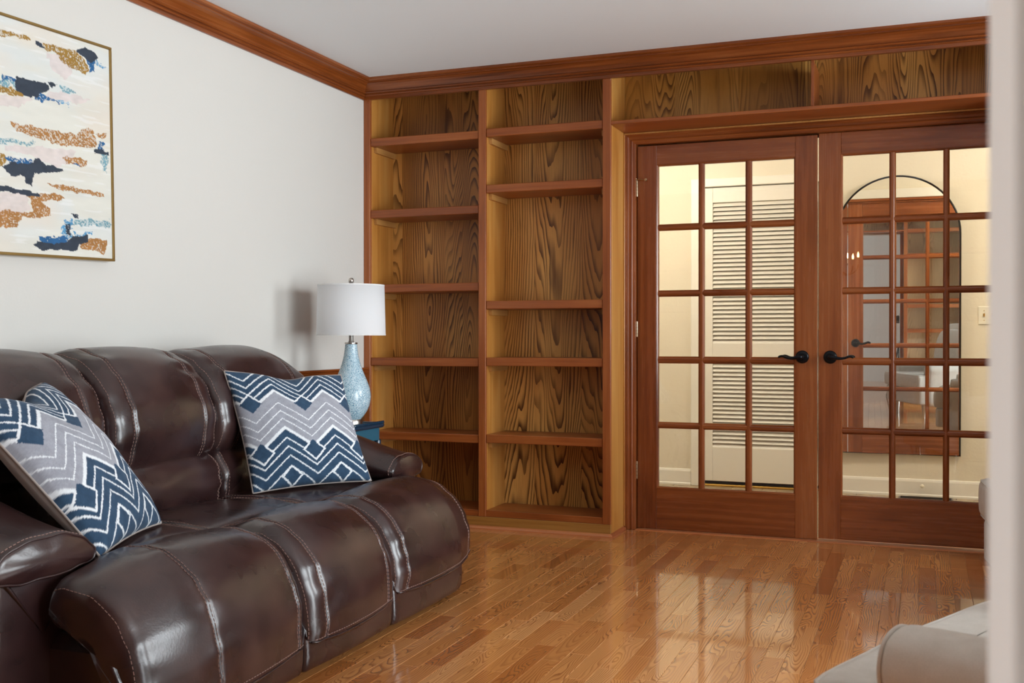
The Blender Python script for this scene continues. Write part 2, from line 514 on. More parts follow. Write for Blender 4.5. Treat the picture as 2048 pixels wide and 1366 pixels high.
def fbm(x, y, seed=0, oct=3, freq=1.0):
    """vectorised value noise 0..1"""
    tot = np.zeros_like(x); amp = 1.0; nrm = 0
    for o in range(oct):
        g = np.random.default_rng(seed*17+o).random((64, 64)); X, Y = x*freq, y*freq
        xi, yi = np.floor(X).astype(int), np.floor(Y).astype(int); fx, fy = X-xi, Y-yi
        fx, fy = fx*fx*(3-2*fx), fy*fy*(3-2*fy)
        a = g[yi % 64, xi % 64]; b = g[yi % 64, (xi+1) % 64]; c = g[(yi+1) % 64, xi % 64]; d = g[(yi+1) % 64, (xi+1) % 64]
        tot += amp*((a*(1-fx)+b*fx)*(1-fy)+(c*(1-fx)+d*fx)*fy); nrm += amp; amp *= 0.5; freq *= 2
    return tot/nrm
def sst(a, b, x): t = np.clip((x-a)/(b-a), 0, 1); return t*t*(3-2*t)

# ------------------------------------------------------------------ dimensions
XL, XR = -2.899, 1.92            # left / right wall
YB, YK, YD = 5.228, 5.508, 5.532  # bookcase face, its back, door face
ZC = 2.44
YR0, YR1 = 0.30, 0.42            # wall with the opening the camera looks through
YH = 7.30                        # far wall of the hall
OX0, OX1 = -1.00, 0.0222         # that opening
XG = -0.4895                     # meeting line of the french doors

# ------------------------------------------------------------------ floor of planks
def in_view(x, y):
    q = Vector((x, y, -CAM_H)); fw = Vector((-math.sin(YAW), math.cos(YAW), 0)); rt = Vector((math.cos(YAW), math.sin(YAW), 0))
    d = q.dot(fw)
    if d < 0.5: return False
    u = 1024+FPX*q.dot(rt)/d; v = 674+FPX*CAM_H/d
    return -60 < u < 2040 and v < 1400 and not (x < -1.80 and y < 4.05)
fl = wbox('floor', 'void_dark', None, (XL, XR, YR1-0.14, YD+0.05, -0.05, -0.012), 0)
struct(fl, 'honey oak strip floor of the living room', 'floor')
plank_rest = MB(); rest_attr = []
SW = 0.0655; nview = 0
def add_attr(me, vals):
    for k, nm in enumerate(('plank_tone', 'plank_shift')):
        a = me.attributes.new(nm, 'FLOAT', 'FACE'); a.data.foreach_set('value', [v[k] for v in vals])
def add_px(me, xcs):
    a = me.attributes.new('plank_x', 'FLOAT', 'POINT'); a.data.foreach_set('value', xcs)
planks = []
xx = XL+0.004; row = 0
while xx < XR-0.01:
    yy = YR1-0.14-random.random()*0.35
    bt = random.random()
    while yy < YD-0.045:
        ln = random.choice((0.28, 0.34, 0.42, 0.5, 0.6))*random.uniform(0.9, 1.1)
        y0, y1 = max(yy, YR1-0.14), min(yy+ln, YD-0.045)
        if y1-y0 > 0.03: planks.append((xx, min(xx+SW, XR-0.002), y0, y1, min(1, max(0, random.gauss(0.5, 0.24))), random.random()))
        yy += ln
    xx += SW
vis = [p for p in planks if any(in_view(a, b) for a in p[:2] for b in p[2:4])]
vis.sort(key=lambda p: -1/((p[0]+p[1])**2/4+(p[2]+p[3])**2/4))
keep = set(id(p) for p in vis[:300])
rest_x = []
for p in planks:
    x0, x1, y0, y1, tone, shift = p; g = 0.00035
    t = MB().box(x0+g, x1-g, y0+g, y1-g, -0.012, 0.0, 0.0009)
    xc = [v[0]-(x0+x1)/2 for v in t.v]
    if id(p) in keep:
        o = t.build('plank', 'oak_floor', fl); add_attr(o.data, [(tone, shift)]*len(o.data.polygons)); add_px(o.data, xc)
    else:
        plank_rest.add(t.v, t.f); rest_attr += [(tone, shift)]*len(t.f); rest_x += xc
o = plank_rest.build('plank_field', 'oak_floor', fl); o['kind'] = 'stuff'; add_attr(o.data, rest_attr); add_px(o.data, rest_x)

# ------------------------------------------------------------------ room shell
c = wbox('ceiling', 'paint_ceiling', None, (XL-0.1, XR+0.1, YR0-0.02, YK+0.1, ZC, ZC+0.08), 0)
struct(c, 'flat pale grey ceiling of the living room', 'ceiling')
wl = wbox('wall_left', 'paint_greige', None, (XL-0.12, XL, YR0, YK+0.12, 0, ZC), 0)
struct(wl, 'pale greige wall behind the leather sofa', 'wall')
def wall_with_windows(name, x0, x1, y0, y1, wins, mat, label):
    """wall in a YZ plane with rectangular openings (ya,yb,za,zb)"""
    mb = MB(); y = y0
    for (a, b, za, zb) in sorted(wins):
        mb.box(x0, x1, y, a, 0, ZC); mb.box(x0, x1, a, b, 0, za); mb.box(x0, x1, a, b, zb, ZC); y = b
    mb.box(x0, x1, y, y1, 0, ZC)
    return struct(mb.build(name, mat), label, 'wall')
W1, W2 = (3.95, 4.89, 0.75, 2.15), (0.80, 3.00, 0.06, 2.15)  # second opening is enlarged to patio-door size to add daylight and ceiling bounce
wall_with_windows('wall_right', XR, XR+0.14, YR0, YK+0.12, [W1, W2], 'paint_greige', 'right-hand wall with two windows, outside the picture')
for k, (a, b, za, zb) in enumerate((W1, W2)):
    wn = struct(thing('window_%d' % (k+1), (XR, (a+b)/2, za), 'white-framed window in right-hand wall, %s' % ('nearer the bookcase' if k == 0 else 'nearer the camera, unseen, enlarged to patio-door size to brighten the room'), 'window'))
    for (p, q, r_, s_) in ((a, a+0.05, za, zb), (b-0.05, b, za, zb), (a, b, za, za+0.05), (a, b, zb-0.05, zb), (a, b, (za+zb)/2-0.02, (za+zb)/2+0.02)):
        wbox('window_frame', 'paint_trim', wn, (XR+0.03, XR+0.09, p, q, r_, s_), 0.003)
    wbox('pane', 'pane_glass', wn, (XR+0.055, XR+0.059, a+0.05, b-0.05, za+0.05, zb-0.05), 0)
    wbox('window_sill', 'paint_trim', wn, (XR-0.04, XR+0.03, a-0.06, b+0.06, za-0.03, za), 0.004)
# wall behind the bookcase / doors
DX0, DX1, DZ1 = -1.4195, 0.4405, 2.042
mb = MB(); mb.box(XL-0.12, DX0-0.022, YK+0.006, YD+0.06, 0, ZC); mb.box(DX1+0.022, XR+0.14, YK+0.006, YD+0.06, 0, ZC); mb.box(DX0-0.022, DX1+0.022, YK+0.006, YD+0.06, DZ1+0.02, ZC)
struct(mb.build('wall_front', 'paint_cream'), 'wall holding the french doors, behind the bookcases', 'wall')
# wall with the opening in front of the camera
mb = MB(); mb.box(-4.2, OX0, YR0, YR1, 0, ZC); mb.box(OX1, 2.4, YR0, YR1, 0, ZC); mb.box(OX0, OX1, YR0, YR1, 2.08, ZC)
struct(mb.build('wall_back', 'paint_white_wall'), 'blurred off-white wall edge at the right of the picture', 'wall')

# crown mouldings
CP = [(0.0, 2.334), (0.010, 2.334), (0.010, 2.350), (0.019, 2.353), (0.021, 2.357), (0.016, 2.361), (0.016, 2.363), (0.025, 2.366), (0.029, 2.371), (0.026, 2.375), (0.022, 2.376),
      (0.024, 2.382), (0.030, 2.394), (0.040, 2.406), (0.052, 2.414), (0.062, 2.417), (0.062, 2.421), (0.072, 2.423), (0.080, 2.428), (0.080, 2.4395), (0.0, 2.4395)]
def crown(name, kind, label):
    mb = MB()
    if kind == 'left': mb.extrude(CP, lambda o, z: (XL+o, YR1+o, z), lambda o, z: (XL+o, YB-o, z))
    else: mb.extrude(CP, lambda o, z: (XL+o, YB-o, z), lambda o, z: (XR-o, YB-o, z))
    return struct(mb.build(name, 'trim_wood_Y' if kind == 'left' else 'trim_wood_X'), label, 'crown moulding')
crown('trim_1', 'left', 'brown wooden crown moulding along the top of the left wall')
crown('trim_2', 'front', 'brown wooden crown moulding above bookcase and french doors')

# chair rail and wainscot on the left wall
RP = [(0, 0.806), (0.012, 0.806), (0.014, 0.815), (0.022, 0.822), (0.026, 0.832), (0.022, 0.838), (0.03, 0.843), (0.03, 0.852), (0, 0.852)]
struct(MB().extrude(RP, lambda o, z: (XL+o, YR1, z), lambda o, z: (XL+o, YB, z)).build('trim_3', 'trim_wood_Y'), 'brown chair rail on the left wall beside the lamp', 'chair rail')
ws = struct(thing('wall_panelling', (XL, 3, 0), 'brown wainscot panelling under the chair rail', 'panelling'))
for y in np.arange(YR1, YB-0.01, 0.3): wbox('panel', 'wainscot_wood', ws, (XL+0.0005, XL+0.012, y+0.002, min(y+0.298, YB), 0.0, 0.806), 0.003)

# ------------------------------------------------------------------ bookcases
LS = [2.122, 1.724, 1.312, 0.907, 0.499]; RS = [2.128, 1.830, 1.213, 0.912, 0.503]
def bookcase(name, xs, ya, yb, shelves, label, cat='bookcase', oak='oak_back', amber='amber_ply', shoe_right=False, mirror=False, cleats=True):
    """xs: x edges [stile l, stile r, post l, post r, ...]; ya face, yb back; mirror: faces +Y"""
    sg = -1 if mirror else 1
    t = thing(name, ((xs[0]+xs[-1])/2, ya, 0), label, cat)
    Y = lambda d: ya+sg*d
    D = abs(yb-ya)
    def bx(nm, mat, x0, x1, d0, d1, z0, z1, bev=0.0015):
        return wbox(nm, mat, t, (x0, x1, min(Y(d0), Y(d1)), max(Y(d0), Y(d1)), z0, z1), bev)
    n = len(xs)//2
    for i in range(n):
        a, b = xs[2*i], xs[2*i+1]
        bx('stile', 'shelf_wood_Z', a, b, 0, 0.02, 0.066, 2.336)
        if i == 0: bx('side_panel', amber, b-0.02, b-0.0005, 0.02, D, 0.0, 2.43)
        elif i == n-1: bx('side_panel', amber, a+0.0005, b, 0.02, D, 0.0, 2.43)
        else: bx('divider', amber, a+0.0005, b-0.0005, 0.02, D, 0.066, 2.43)
    for i in range(n-1):
        a, b = xs[2*i+1], xs[2*i+2]
        bx('back_panel', oak, a-0.01, b+0.01, D-0.001, D+0.004, 0.0, 2.43, 0)
        bx('bottom_shelf', 'shelf_wood_X', a+0.0006, b-0.0006, 0.004, D-0.002, 0.066, 0.100)
        for z in shelves[i]:
            sh = bx('shelf', 'shelf_wood_X', a+0.0012, b-0.0012, 0.006, D-0.002, z-0.044, z, 0.003)
            if cleats:
                for (c0, c1) in ((a+0.0006, a+0.018), (b-0.018, b-0.0006)):
                    y0, y1 = Y(0.045), Y(D-0.004)
                    prof = [(0, 0), (0, -0.012), (0.016, -0.030), (1, -0.030), (1, 0)]
                    f = lambda xq: (lambda p, q: (xq, y0+(y1-y0)*p, z-0.0445+q))
                    cl = MB().extrude(prof, f(c0), f(c1)).build('cleat', 'pine_cleat')
                    adopt(cl, t)
    bx('top_rail', 'trim_wood_X', xs[0], xs[-1], 0.0, 0.02, 2.336, 2.43)
    bx('toe_kick', 'kick_wood', xs[0], xs[-1], 0.0, 0.018, 0.0, 0.0655)
    return t
bk = bookcase('bookcase', [XL+0.001, -2.859, -2.207, -2.166, -1.521, -1.479], YB, YK, [LS, RS], 'brown built-in oak bookcase with two bays of empty shelves beside the sofa')
bookcase('bookcase', [0.500, 0.542, 1.187, 1.228, 1.880, XR-0.001], YB, YK, [RS, LS], 'brown built-in bookcase right of the french doors, outside the picture')
# shoe moulding at the foot of the bookcase
SP = [(0, 0), (0.016, 0), (0.015, 0.007), (0.010, 0.014), (0, 0.019)]
sm = thing('shoe_moulding', (-2.2, YB, 0), 'reddish quarter-round moulding along the foot of the bookcase', 'moulding', kind='structure'); sm.name = 'trim_4'
adopt(MB().extrude(SP, lambda o, z: (XL, YB-o, z), lambda o, z: (-1.479+o, YB-o, z)).build('front_strip', 'shoe_wood'), sm)
adopt(MB().extrude(SP, lambda o, z: (-1.479+o, YB-o, z), lambda o, z: (-1.479+o, YK-0.03, z)).build('return_strip', 'shoe_wood_Y'), sm)

# over-door shelf
hd = thing('over_door_shelf', (XG, YB, 2.1), 'long brown shelf box spanning above the french doors', 'shelf')
wbox('shelf_board', 'shelf_wood_X', hd, (-1.4785, 0.4995, YB+0.001, YK-0.001, 2.100, 2.118), 0.002)
wbox('divider', 'shelf_wood_Z', hd, (-0.496, -0.482, YB+0.003, YK-0.001, 2.1185, 2.335), 0.001)
for a, b, mt in ((-1.4785, -0.98, 'oak_back_header'), (-0.98, -0.489, 'oak_back_header'), (-0.489, 0.4995, 'oak_back')):
    wbox('back_panel', mt, hd, (a+0.0004, b-0.0004, YK-0.001, YK+0.004, 2.101, 2.43), 0)
wbox('top_rail', 'trim_wood_X', hd, (-1.4785, 0.4995, YB, YB+0.02, 2.336, 2.43))

# ------------------------------------------------------------------ french doors
CPF = [(0, 0.022), (0.004, 0.026), (0.010, 0.026), (0.013, 0.020), (0.020, 0.020), (0.024, 0.015), (0.034, 0.013), (0.040, 0.016), (0.046, 0.012), (0.056, 0.010), (0.0585, 0.006), (0.0585, -0.02), (0, -0.02)]
cs = struct(thing('door_casing', (XG, YK, 0), 'brown moulded casing around the french doors', 'door casing'))
cs.name = 'trim_5'
CX0, CX1, CZ1 = -1.4785, 0.4995, 2.0995
def cas(nm, mat, f0, f1): adopt(MB().extrude(CPF, f0, f1).build(nm, mat), cs)
YC = YK
cas('casing_side', 'trim_wood_Z', lambda o, d: (CX0+o, YC-d, 0.0), lambda o, d: (CX0+o, YC-d, CZ1-o))
cas('casing_side', 'trim_wood_Z', lambda o, d: (CX1-o, YC-d, 0.0), lambda o, d: (CX1-o, YC-d, CZ1-o))
cas('casing_head', 'trim_wood_X', lambda o, d: (CX0+o, YC-d, CZ1-o), lambda o, d: (CX1-o, YC-d, CZ1-o))
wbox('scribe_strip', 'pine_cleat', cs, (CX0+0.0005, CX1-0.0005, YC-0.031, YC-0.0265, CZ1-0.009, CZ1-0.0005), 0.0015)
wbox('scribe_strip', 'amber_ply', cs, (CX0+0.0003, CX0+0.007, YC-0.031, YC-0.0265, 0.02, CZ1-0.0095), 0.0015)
for (a, b) in ((DX0-0.021, DX0-0.0015), (DX1+0.0015, DX1+0.021)):
    wbox('jamb', 'trim_wood_Z', cs, (a, b, YK+0.021, YD+0.075, 0, DZ1+0.02), 0.001)
wbox('jamb_head', 'trim_wood_X', cs, (DX0-0.021, DX1+0.021, YK+0.021, YD+0.075, DZ1, DZ1+0.0195), 0.001)
for b_ in ((DX0-0.0014, DX0+0.012, YD+0.0425, YD+0.054, 0.004, DZ1-0.0005), (DX1-0.012, DX1+0.0014, YD+0.0425, YD+0.054, 0.004, DZ1-0.0005), (DX0+0.0125, DX1-0.0125, YD+0.0425, YD+0.054, DZ1-0.014, DZ1-0.0005)):
    wbox('stop_strip', 'trim_wood_Z', cs, b_, 0.001)
# hall-side casing
for (a, b, z0, z1) in ((DX0-0.085, DX0-0.02, 0, DZ1+0.09), (DX1+0.02, DX1+0.085, 0, DZ1+0.09), (DX0-0.02, DX1+0.02, DZ1+0.02, DZ1+0.09)):
    wbox('hall_casing', 'paint_trim', cs, (a, b, YD+0.0605, YD+0.08, z0, z1), 0.003)
th = struct(wbox('threshold', 'shoe_wood', None, (DX0-0.001, DX1+0.001, YD-0.044, YD+0.075, -0.012, 0.0035), 0.003), 'pale oak threshold strip under the french doors', 'threshold')
th.name = 'trim_6'

def lever(parent, x, z, sgn, ysurf, out):
    """rose with wave lever; sgn direction of the lever along x; out: -1 towards the camera, 1 to the hall"""
    m4 = Matrix.Rotation(R(90) if out < 0 else R(-90), 4, 'X')
    rose = MB().lathe([(0, 0.014), (0.014, 0.014), (0.016, 0.010), (0.026, 0.010), (0.030, 0.007), (0.0325, 0.003), (0.033, 0.0)], x, ysurf, z, 32, m4).build('handle_rose', 'bronze_black', None, 'auto')
    adopt(rose, parent)
    y1 = ysurf+out*0.045
    pts = [(x, ysurf+out*0.008, z), (x, ysurf+out*0.03, z), (x+sgn*0.004, y1, z), (x+sgn*0.02, y1+out*0.004, z-0.001), (x+sgn*0.045, y1, z-0.006), (x+sgn*0.07, y1, z-0.004), (x+sgn*0.092, y1, z+0.004), (x+sgn*0.106, y1-out*0.003, z+0.002), (x+sgn*0.113, y1-out*0.004, z-0.003)]
    P = catmull(pts, 4, False)
    rr = np.interp(np.linspace(0, 1, len(P)), [0, 0.2, 0.35, 0.6, 0.9, 1], [0.011, 0.011, 0.010, 0.0062, 0.006, 0.004])
    lv = MB().tube([tuple(p) for p in P], list(rr), 10).build('lever', 'bronze_black', None, True)
    adopt(lv, rose)
    return rose

COLS = [(-1.305, -1.0926), (-1.0613, -0.8503), (-0.8174, -0.6082)]
ROWS = [(0.2306, 0.538), (0.572, 0.882), (0.919, 1.234), (1.268, 1.583), (1.617, 1.924)]
def french_door(name, x0, x1, cols, z0, z1, hsgn, label):
    t = struct(thing(name, ((x0+x1)/2, YD, z0), label, 'door'))
    T = 0.040; y0, y1 = YD, YD+T
    ca, cb = cols[0][0]-0.008, cols[-1][1]+0.008; za, zb = ROWS[0][0]-0.008, ROWS[-1][1]+0.008
    bx = lambda nm, mt, *b: wbox(nm, mt, t, b, 0.0015)
    bx('stile', 'door_wood_Z', x0, ca, y0, y1, z0, z1); bx('stile', 'door_wood_Z', cb, x1, y0, y1, z0, z1)
    bx('top_rail', 'door_wood_X', ca+0.0003, cb-0.0003, y0+0.0004, y1-0.0004, zb, z1)
    bx('bottom_rail', 'door_wood_X', ca+0.0003, cb-0.0003, y0+0.0004, y1-0.0004, z0, za)
    # sticking: ovolo bead around the glazed field
    bp = [(0, 0.0), (0.002, 0.0), (0.006, 0.004), (0.008, 0.010), (0.008, T-0.010), (0.006, T-0.004), (0.002, T), (0, T)]
    e = 0.0002
    def bead(nm, mt, f0, f1): adopt(MB().extrude(bp, f0, f1).build(nm, mt), t)
    bead('glazing_bead', 'door_wood_Z', lambda o, d: (ca+o+e, y0+0.001+d*0.95, za+o), lambda o, d: (ca+o+e, y0+0.001+d*0.95, zb-o))
    bead('glazing_bead', 'door_wood_Z', lambda o, d: (cb-o-e, y0+0.001+d*0.95, za+o), lambda o, d: (cb-o-e, y0+0.001+d*0.95, zb-o))
    bead('glazing_bead', 'door_wood_X', lambda o, d: (ca+o, y0+0.001+d*0.95, za+o+e), lambda o, d: (cb-o, y0+0.001+d*0.95, za+o+e))
    bead('glazing_bead', 'door_wood_X', lambda o, d: (ca+o, y0+0.001+d*0.95, zb-o-e), lambda o, d: (cb-o, y0+0.001+d*0.95, zb-o-e))
    def mprof(hw): return [(-hw, 0.012), (-hw*0.55, 0.004), (-hw*0.3, 0.002), (hw*0.3, 0.002), (hw*0.55, 0.004), (hw, 0.012), (hw, T-0.012), (hw*0.4, T-0.002), (-hw*0.4, T-0.002), (-hw, T-0.012)]
    for a, b in zip(cols[:-1], cols[1:]):
        xc, hw = (a[1]+b[0])/2, (b[0]-a[1])/2
        adopt(MB().extrude(mprof(hw), lambda o, d: (xc+o, y0+d, za+0.006), lambda o, d: (xc+o, y0+d, zb-0.006)).build('muntin', 'door_wood_Z'), t)
    for a, b in zip(ROWS[:-1], ROWS[1:]):
        zc, hw = (a[1]+b[0])/2, (b[0]-a[1])/2
        for k, (xa, xb) in enumerate(cols):
            ea = 0.002 if k == 0 else 0.010; eb = 0.002 if k == 2 else 0.010
            adopt(MB().extrude(mprof(hw), lambda o, d: (xa-ea, y0+d+0.0006, zc+o), lambda o, d: (xb+eb, y0+d+0.0006, zc+o)).build('muntin', 'door_wood_X'), t)
    for (xa, xb) in cols:
        for (ra, rb) in ROWS:
            p = wbox('pane', 'pane_glass', t, (xa-0.004, xb+0.004, YD+0.018, YD+0.0215, ra-0.004, rb+0.004), 0)
    hx = x1-0.0725 if hsgn < 0 else x0+0.0565
    for out, ys in ((-1, YD), (1, YD+T)):
        lever(t, hx, 0.921, hsgn, ys, out)
    return t
d1 = french_door('door_1', DX0+0.002, XG-0.0032, COLS, 0.006, 2.034, -1, 'brown fifteen-pane french door beside the bookcase, louvred closet behind it')
RC = [(-0.3712, -0.1530), (-0.1225, 0.0921), (0.1208, 0.3346)]
d2 = french_door('door_2', XG+0.0032, DX1-0.002, RC, 0.012, 2.040, 1, 'brown fifteen-pane french door with the arched mirror behind it')
wbox('latch_plate', 'old_nickel', d2, (XG+0.0005, XG+0.0031, YD+0.001, YD+0.03, 0.925, 1.06), 0.0004)
for za, zb in ((1.768, 1.852), (1.022, 1.104), (0.268, 0.360)):
    h = MB().lathe([(0, 0), (0.0055, 0), (0.006, 0.004), (0.006, zb-za-0.004), (0.0055, zb-za), (0, zb-za)], DX0+0.001, YD-0.008, za, 12).build('hinge', 'old_nickel', None, 'auto')
    adopt(h, d1)
    for q in (0.2, 0.4, 0.6, 0.8):
        adopt(MB().lathe([(0.0061, 0), (0.0066, 0.0006), (0.0061, 0.0012)], DX0+0.001, YD-0.008, za+(zb-za)*q, 12).build('knuckle_joint', 'black_metal', None, 'auto'), d1)
st = MB(); st.tube([(DX0-0.008, YD-0.016, 1.857), (DX0+0.018, YD-0.018, 1.857), (DX0+0.05, YD-0.014, 1.853)], 0.0028, 8)
st.lathe([(0, 0), (0.007, 0), (0.0075, 0.004), (0.0075, 0.009), (0, 0.010)], DX0+0.052, YD-0.012, 1.853, 14, Matrix.Rotation(R(90), 4, 'X'))
st.lathe([(0, -0.004), (0.007, -0.004), (0.007, 0.006), (0, 0.006)], DX0-0.004, YD-0.012, 1.857, 12)
adopt(st.build('hinge_stop', 'old_nickel', None, 'auto'), d1)

# ------------------------------------------------------------------ hall beyond the doors
HX0, HX1 = -3.4, 2.6
hf = struct(wbox('hall_floor', 'grout', None, (HX0, HX1, YD+0.05, YH+0.05, -0.06, -0.006), 0), 'brown tiled floor of the hall behind the french doors', 'floor'); hf.name = 'floor_hall'
TL = 0.2; tw = 0.1; rest = MB(); k = 0
yy = YD+0.08; rowi = 0
while yy < YH-0.012:
    xx = HX0+(0.1 if rowi % 2 else 0)
    while xx < HX1-0.02:
        b = (xx+0.002, xx+TL-0.002, yy+0.002, min(yy+tw, YH)-0.002, -0.006, 0.0)
        if yy > YH-0.45 and -2.0 < xx < 0.7: wbox('tile', 'hall_tile', hf, b, 0.0008)
        else: rest.box(*b, 0.0008)
        xx += TL
    yy += tw; rowi += 1
o = adopt(rest.build('tile_field', 'hall_tile'), hf); o['kind'] = 'stuff'
struct(wbox('ceiling_hall', 'paint_ceiling', None, (HX0, HX1, YD+0.061, YH+0.12, ZC, ZC+0.06), 0), 'ceiling of the hall behind the french doors', 'ceiling')
CDX0, CDX1, CDZ = -1.432, -0.640, 2.048
mb = MB(); mb.box(HX0, CDX0, YH, YH+0.12, 0, ZC); mb.box(CDX1, HX1, YH, YH+0.12, 0, ZC); mb.box(CDX0, CDX1, YH, YH+0.12, CDZ, ZC)
struct(mb.build('wall_hall', 'paint_cream'), 'cream textured hall wall seen through the french doors', 'wall')
struct(wbox('wall_hall_end_1', 'paint_cream', None, (HX0-0.1, HX0, YD+0.06, YH+0.12, 0, ZC), 0), 'end wall of the hall, left, outside the picture', 'wall')
struct(wbox('wall_hall_end_2', 'paint_cream', None, (HX1, HX1+0.1, YD+0.06, YH+0.12, 0, ZC), 0), 'end wall of the hall, right, outside the picture', 'wall')
struct(wbox('wall_closet', 'void_dark', None, (CDX0-0.05, CDX1+0.05, YH+0.12, YH+0.16, 0, ZC), 0), 'dark inside of the closet behind the louvred door', 'wall')
BP = [(0, 0), (0.016, 0), (0.016, 0.012), (0.011, 0.018), (0.011, 0.095), (0.007, 0.108), (0.002, 0.112), (0, 0.112)]
for k, (a, b) in enumerate(((HX0, CDX0-0.058), (CDX1+0.058, HX1))):
    struct(MB().extrude(BP, lambda o, z: (a, YH-o, z), lambda o, z: (b, YH-o, z)).build('baseboard_hall_%d' % (k+1), 'paint_trim'),
           'white baseboard on hall wall %s' % ('left of the closet' if k == 0 else 'under the arched mirror'), 'baseboard')
cc = struct(thing('closet_casing', (-1.04, YH, 0), 'white casing around the louvred closet door', 'door casing')); cc.name = 'trim_7'
for (a, b, z0, z1) in ((CDX0-0.056, CDX0, 0, CDZ+0.056), (CDX1, CDX1+0.056, 0, CDZ+0.056), (CDX0, CDX1, CDZ, CDZ+0.056)):
    wbox('casing_board', 'paint_trim', cc, (a, b, YH-0.018, YH-0.0005, z0, z1), 0.003)
cd = struct(thing('door_3', (-1.04, YH, 0.03), 'white louvred closet door seen through the left french door', 'door'))
LX0, LX1 = -1.3427, -0.735
wbox('stile', 'paint_door', cd, (CDX0+0.004, LX0, YH+0.006, YH+0.036, 0.036, CDZ-0.006), 0.002)
wbox('stile', 'paint_door', cd, (LX1, CDX1-0.004, YH+0.006, YH+0.036, 0.036, CDZ-0.006), 0.002)
for z0, z1 in ((0.036, 0.267), (0.842, 0.977), (1.941, CDZ-0.006)):
    wbox('rail', 'paint_door', cd, (LX0+0.0003, LX1-0.0003, YH+0.0065, YH+0.0355, z0, z1), 0.002)
slat_me = None
for z0, z1 in ((0.267, 0.842), (0.977, 1.941)):
    nsl = int(round((z1-z0)/0.0289)); pz = (z1-z0)/nsl
    for i in range(nsl):
        zc = z0+(i+0.5)*pz
        if slat_me is None:
            pr = [(-0.0130, -0.0134), (-0.0120, -0.0147), (-0.0095, -0.0142), (0.0130, 0.0112), (0.0120, 0.0133), (0.0100, 0.0133)]
            s0 = MB().extrude(pr, lambda d, z: (LX0+0.0006, d, z), lambda d, z: (LX1-0.0006, d, z)).build('louvre_slat', 'paint_door'); slat_me = s0.data; o = s0
        else: o = bpy.data.objects.new('louvre_slat', slat_me); C.objects.link(o)
        o.location = (0, YH+0.021, zc); adopt(o, cd)
wbox('closet_threshold', 'brass', cc, (CDX0+0.001, CDX1-0.001, YH-0.01, YH+0.05, 0.0, 0.014), 0.003)
kb = MB().lathe([(0, 0.03), (0.012, 0.03), (0.016, 0.024), (0.016, 0.018), (0.007, 0.012), (0.007, 0)], -0.77, YH+0.006, 0.92, 20, Matrix.Rotation(R(90), 4, 'X')).build('knob', 'brass', None, True); adopt(kb, cd)

# arched mirror (hangs a touch out of true, as in the photograph)
MW, MZ0, MZ1 = 0.376, 0.270, 2.050
mr = thing('arched_mirror', (-0.155, YH-0.030, MZ0), 'tall arched mirror with thin dark frame on hall wall behind right french door', 'mirror')
out = [(-MW, 0), (MW, 0)]
for k in range(33):
    a = math.pi*k/32; out.append((MW*math.cos(a), MZ1-MZ0-MW+MW*math.sin(a)))
mo = MB().extrude(out, lambda p, q: (p, 0.0, q), lambda p, q: (p, 0.012, q)).build('mirror_glass', 'mirror_silver', mr)
pf = [(p, -0.002, q) for p, q in out]
MB().tube(pf, 0.006, 8, closed=True).build('frame', 'black_metal', mr, True)
mr.rotation_euler = (R(0.9), 0, R(1.2))

# light switch, door stop, floor register
sw = thing('light_switch', (0.383, YH, 1.156), 'cream double toggle light switch on the hall wall', 'light switch')
wbox('plate', 'white_plastic', sw, (0.3255, 0.4405, YH-0.007, YH-0.0002, 1.0995, 1.2135), 0.003)
for x in (0.3597, 0.4083):
    wbox('toggle', 'brass', sw, (x-0.005, x+0.005, YH-0.016, YH-0.0072, 1.150, 1.170), 0.002)
    for z in (1.126, 1.187): adopt(MB().lathe([(0, 0.0015), (0.003, 0.001), (0.003, 0)], x, YH-0.0071, z, 10, Matrix.Rotation(R(90), 4, 'X')).build('screw', 'brass'), sw)
ds = thing('door_stop', (0.0, YH-0.016, 0.072), 'small pale round door stop on the hall baseboard', 'door stop')
m4 = Matrix.Rotation(R(90), 4, 'X')
adopt(MB().lathe([(0.004, 0), (0.004, 0.03)], 0.0, YH-0.0112, 0.072, 10, m4).build('stem', 'white_plastic', None, True), ds)
adopt(MB().lathe([(0, 0.042), (0.010, 0.042), (0.012, 0.038), (0.012, 0.032), (0.004, 0.03)], 0.0, YH-0.0112, 0.072, 16, m4).build('bumper', 'white_plastic', None, True), ds)
fr = thing('floor_register', (0.02, YH-0.09, 0.0), 'dark slotted floor register below the arched mirror', 'vent')
wbox('plate', 'black_metal', fr, (-0.14, 0.18, YH-0.14, YH-0.04, 0.0005, 0.005), 0.001)
for i in range(4): wbox('slot_bar', 'void_dark', fr, (-0.13, 0.17, YH-0.13+i*0.022, YH-0.123+i*0.022, 0.0051, 0.008), 0.001)
# hall ceiling lamps
for hx, hlab in ((-1.75, 'round glowing ceiling lamp of the hall, in front of the closet side'), (0.95, 'round glowing ceiling lamp of the hall, on the mirror side')):
    hl = thing('ceiling_lamp', (hx, 6.2, ZC), hlab, 'lamp', 'hall ceiling lamps')
    adopt(MB().lathe([(0.0, 0.0), (0.10, 0.0), (0.10, -0.02), (0.0, -0.02)], hx, 6.2, ZC-0.0005, 32).build('canopy', 'brass', None, 'auto'), hl)
    adopt(MB().lathe([(0.09, -0.021), (0.14, -0.035), (0.15, -0.06), (0.12, -0.10), (0.06, -0.12), (0.0, -0.125)], hx, 6.2, ZC, 32).build('globe', 'ceiling_globe_glow', None, True), hl)
    d = bpy.data.lights.new('hall_lamp_light', 'POINT'); d.energy = 50; d.color = (1.0, 0.895, 0.74); d.shadow_soft_size = 0.12
    o = bpy.data.objects.new('hall_lamp_light', d); C.objects.link(o); o.location = (hx, 6.2, ZC-0.20)

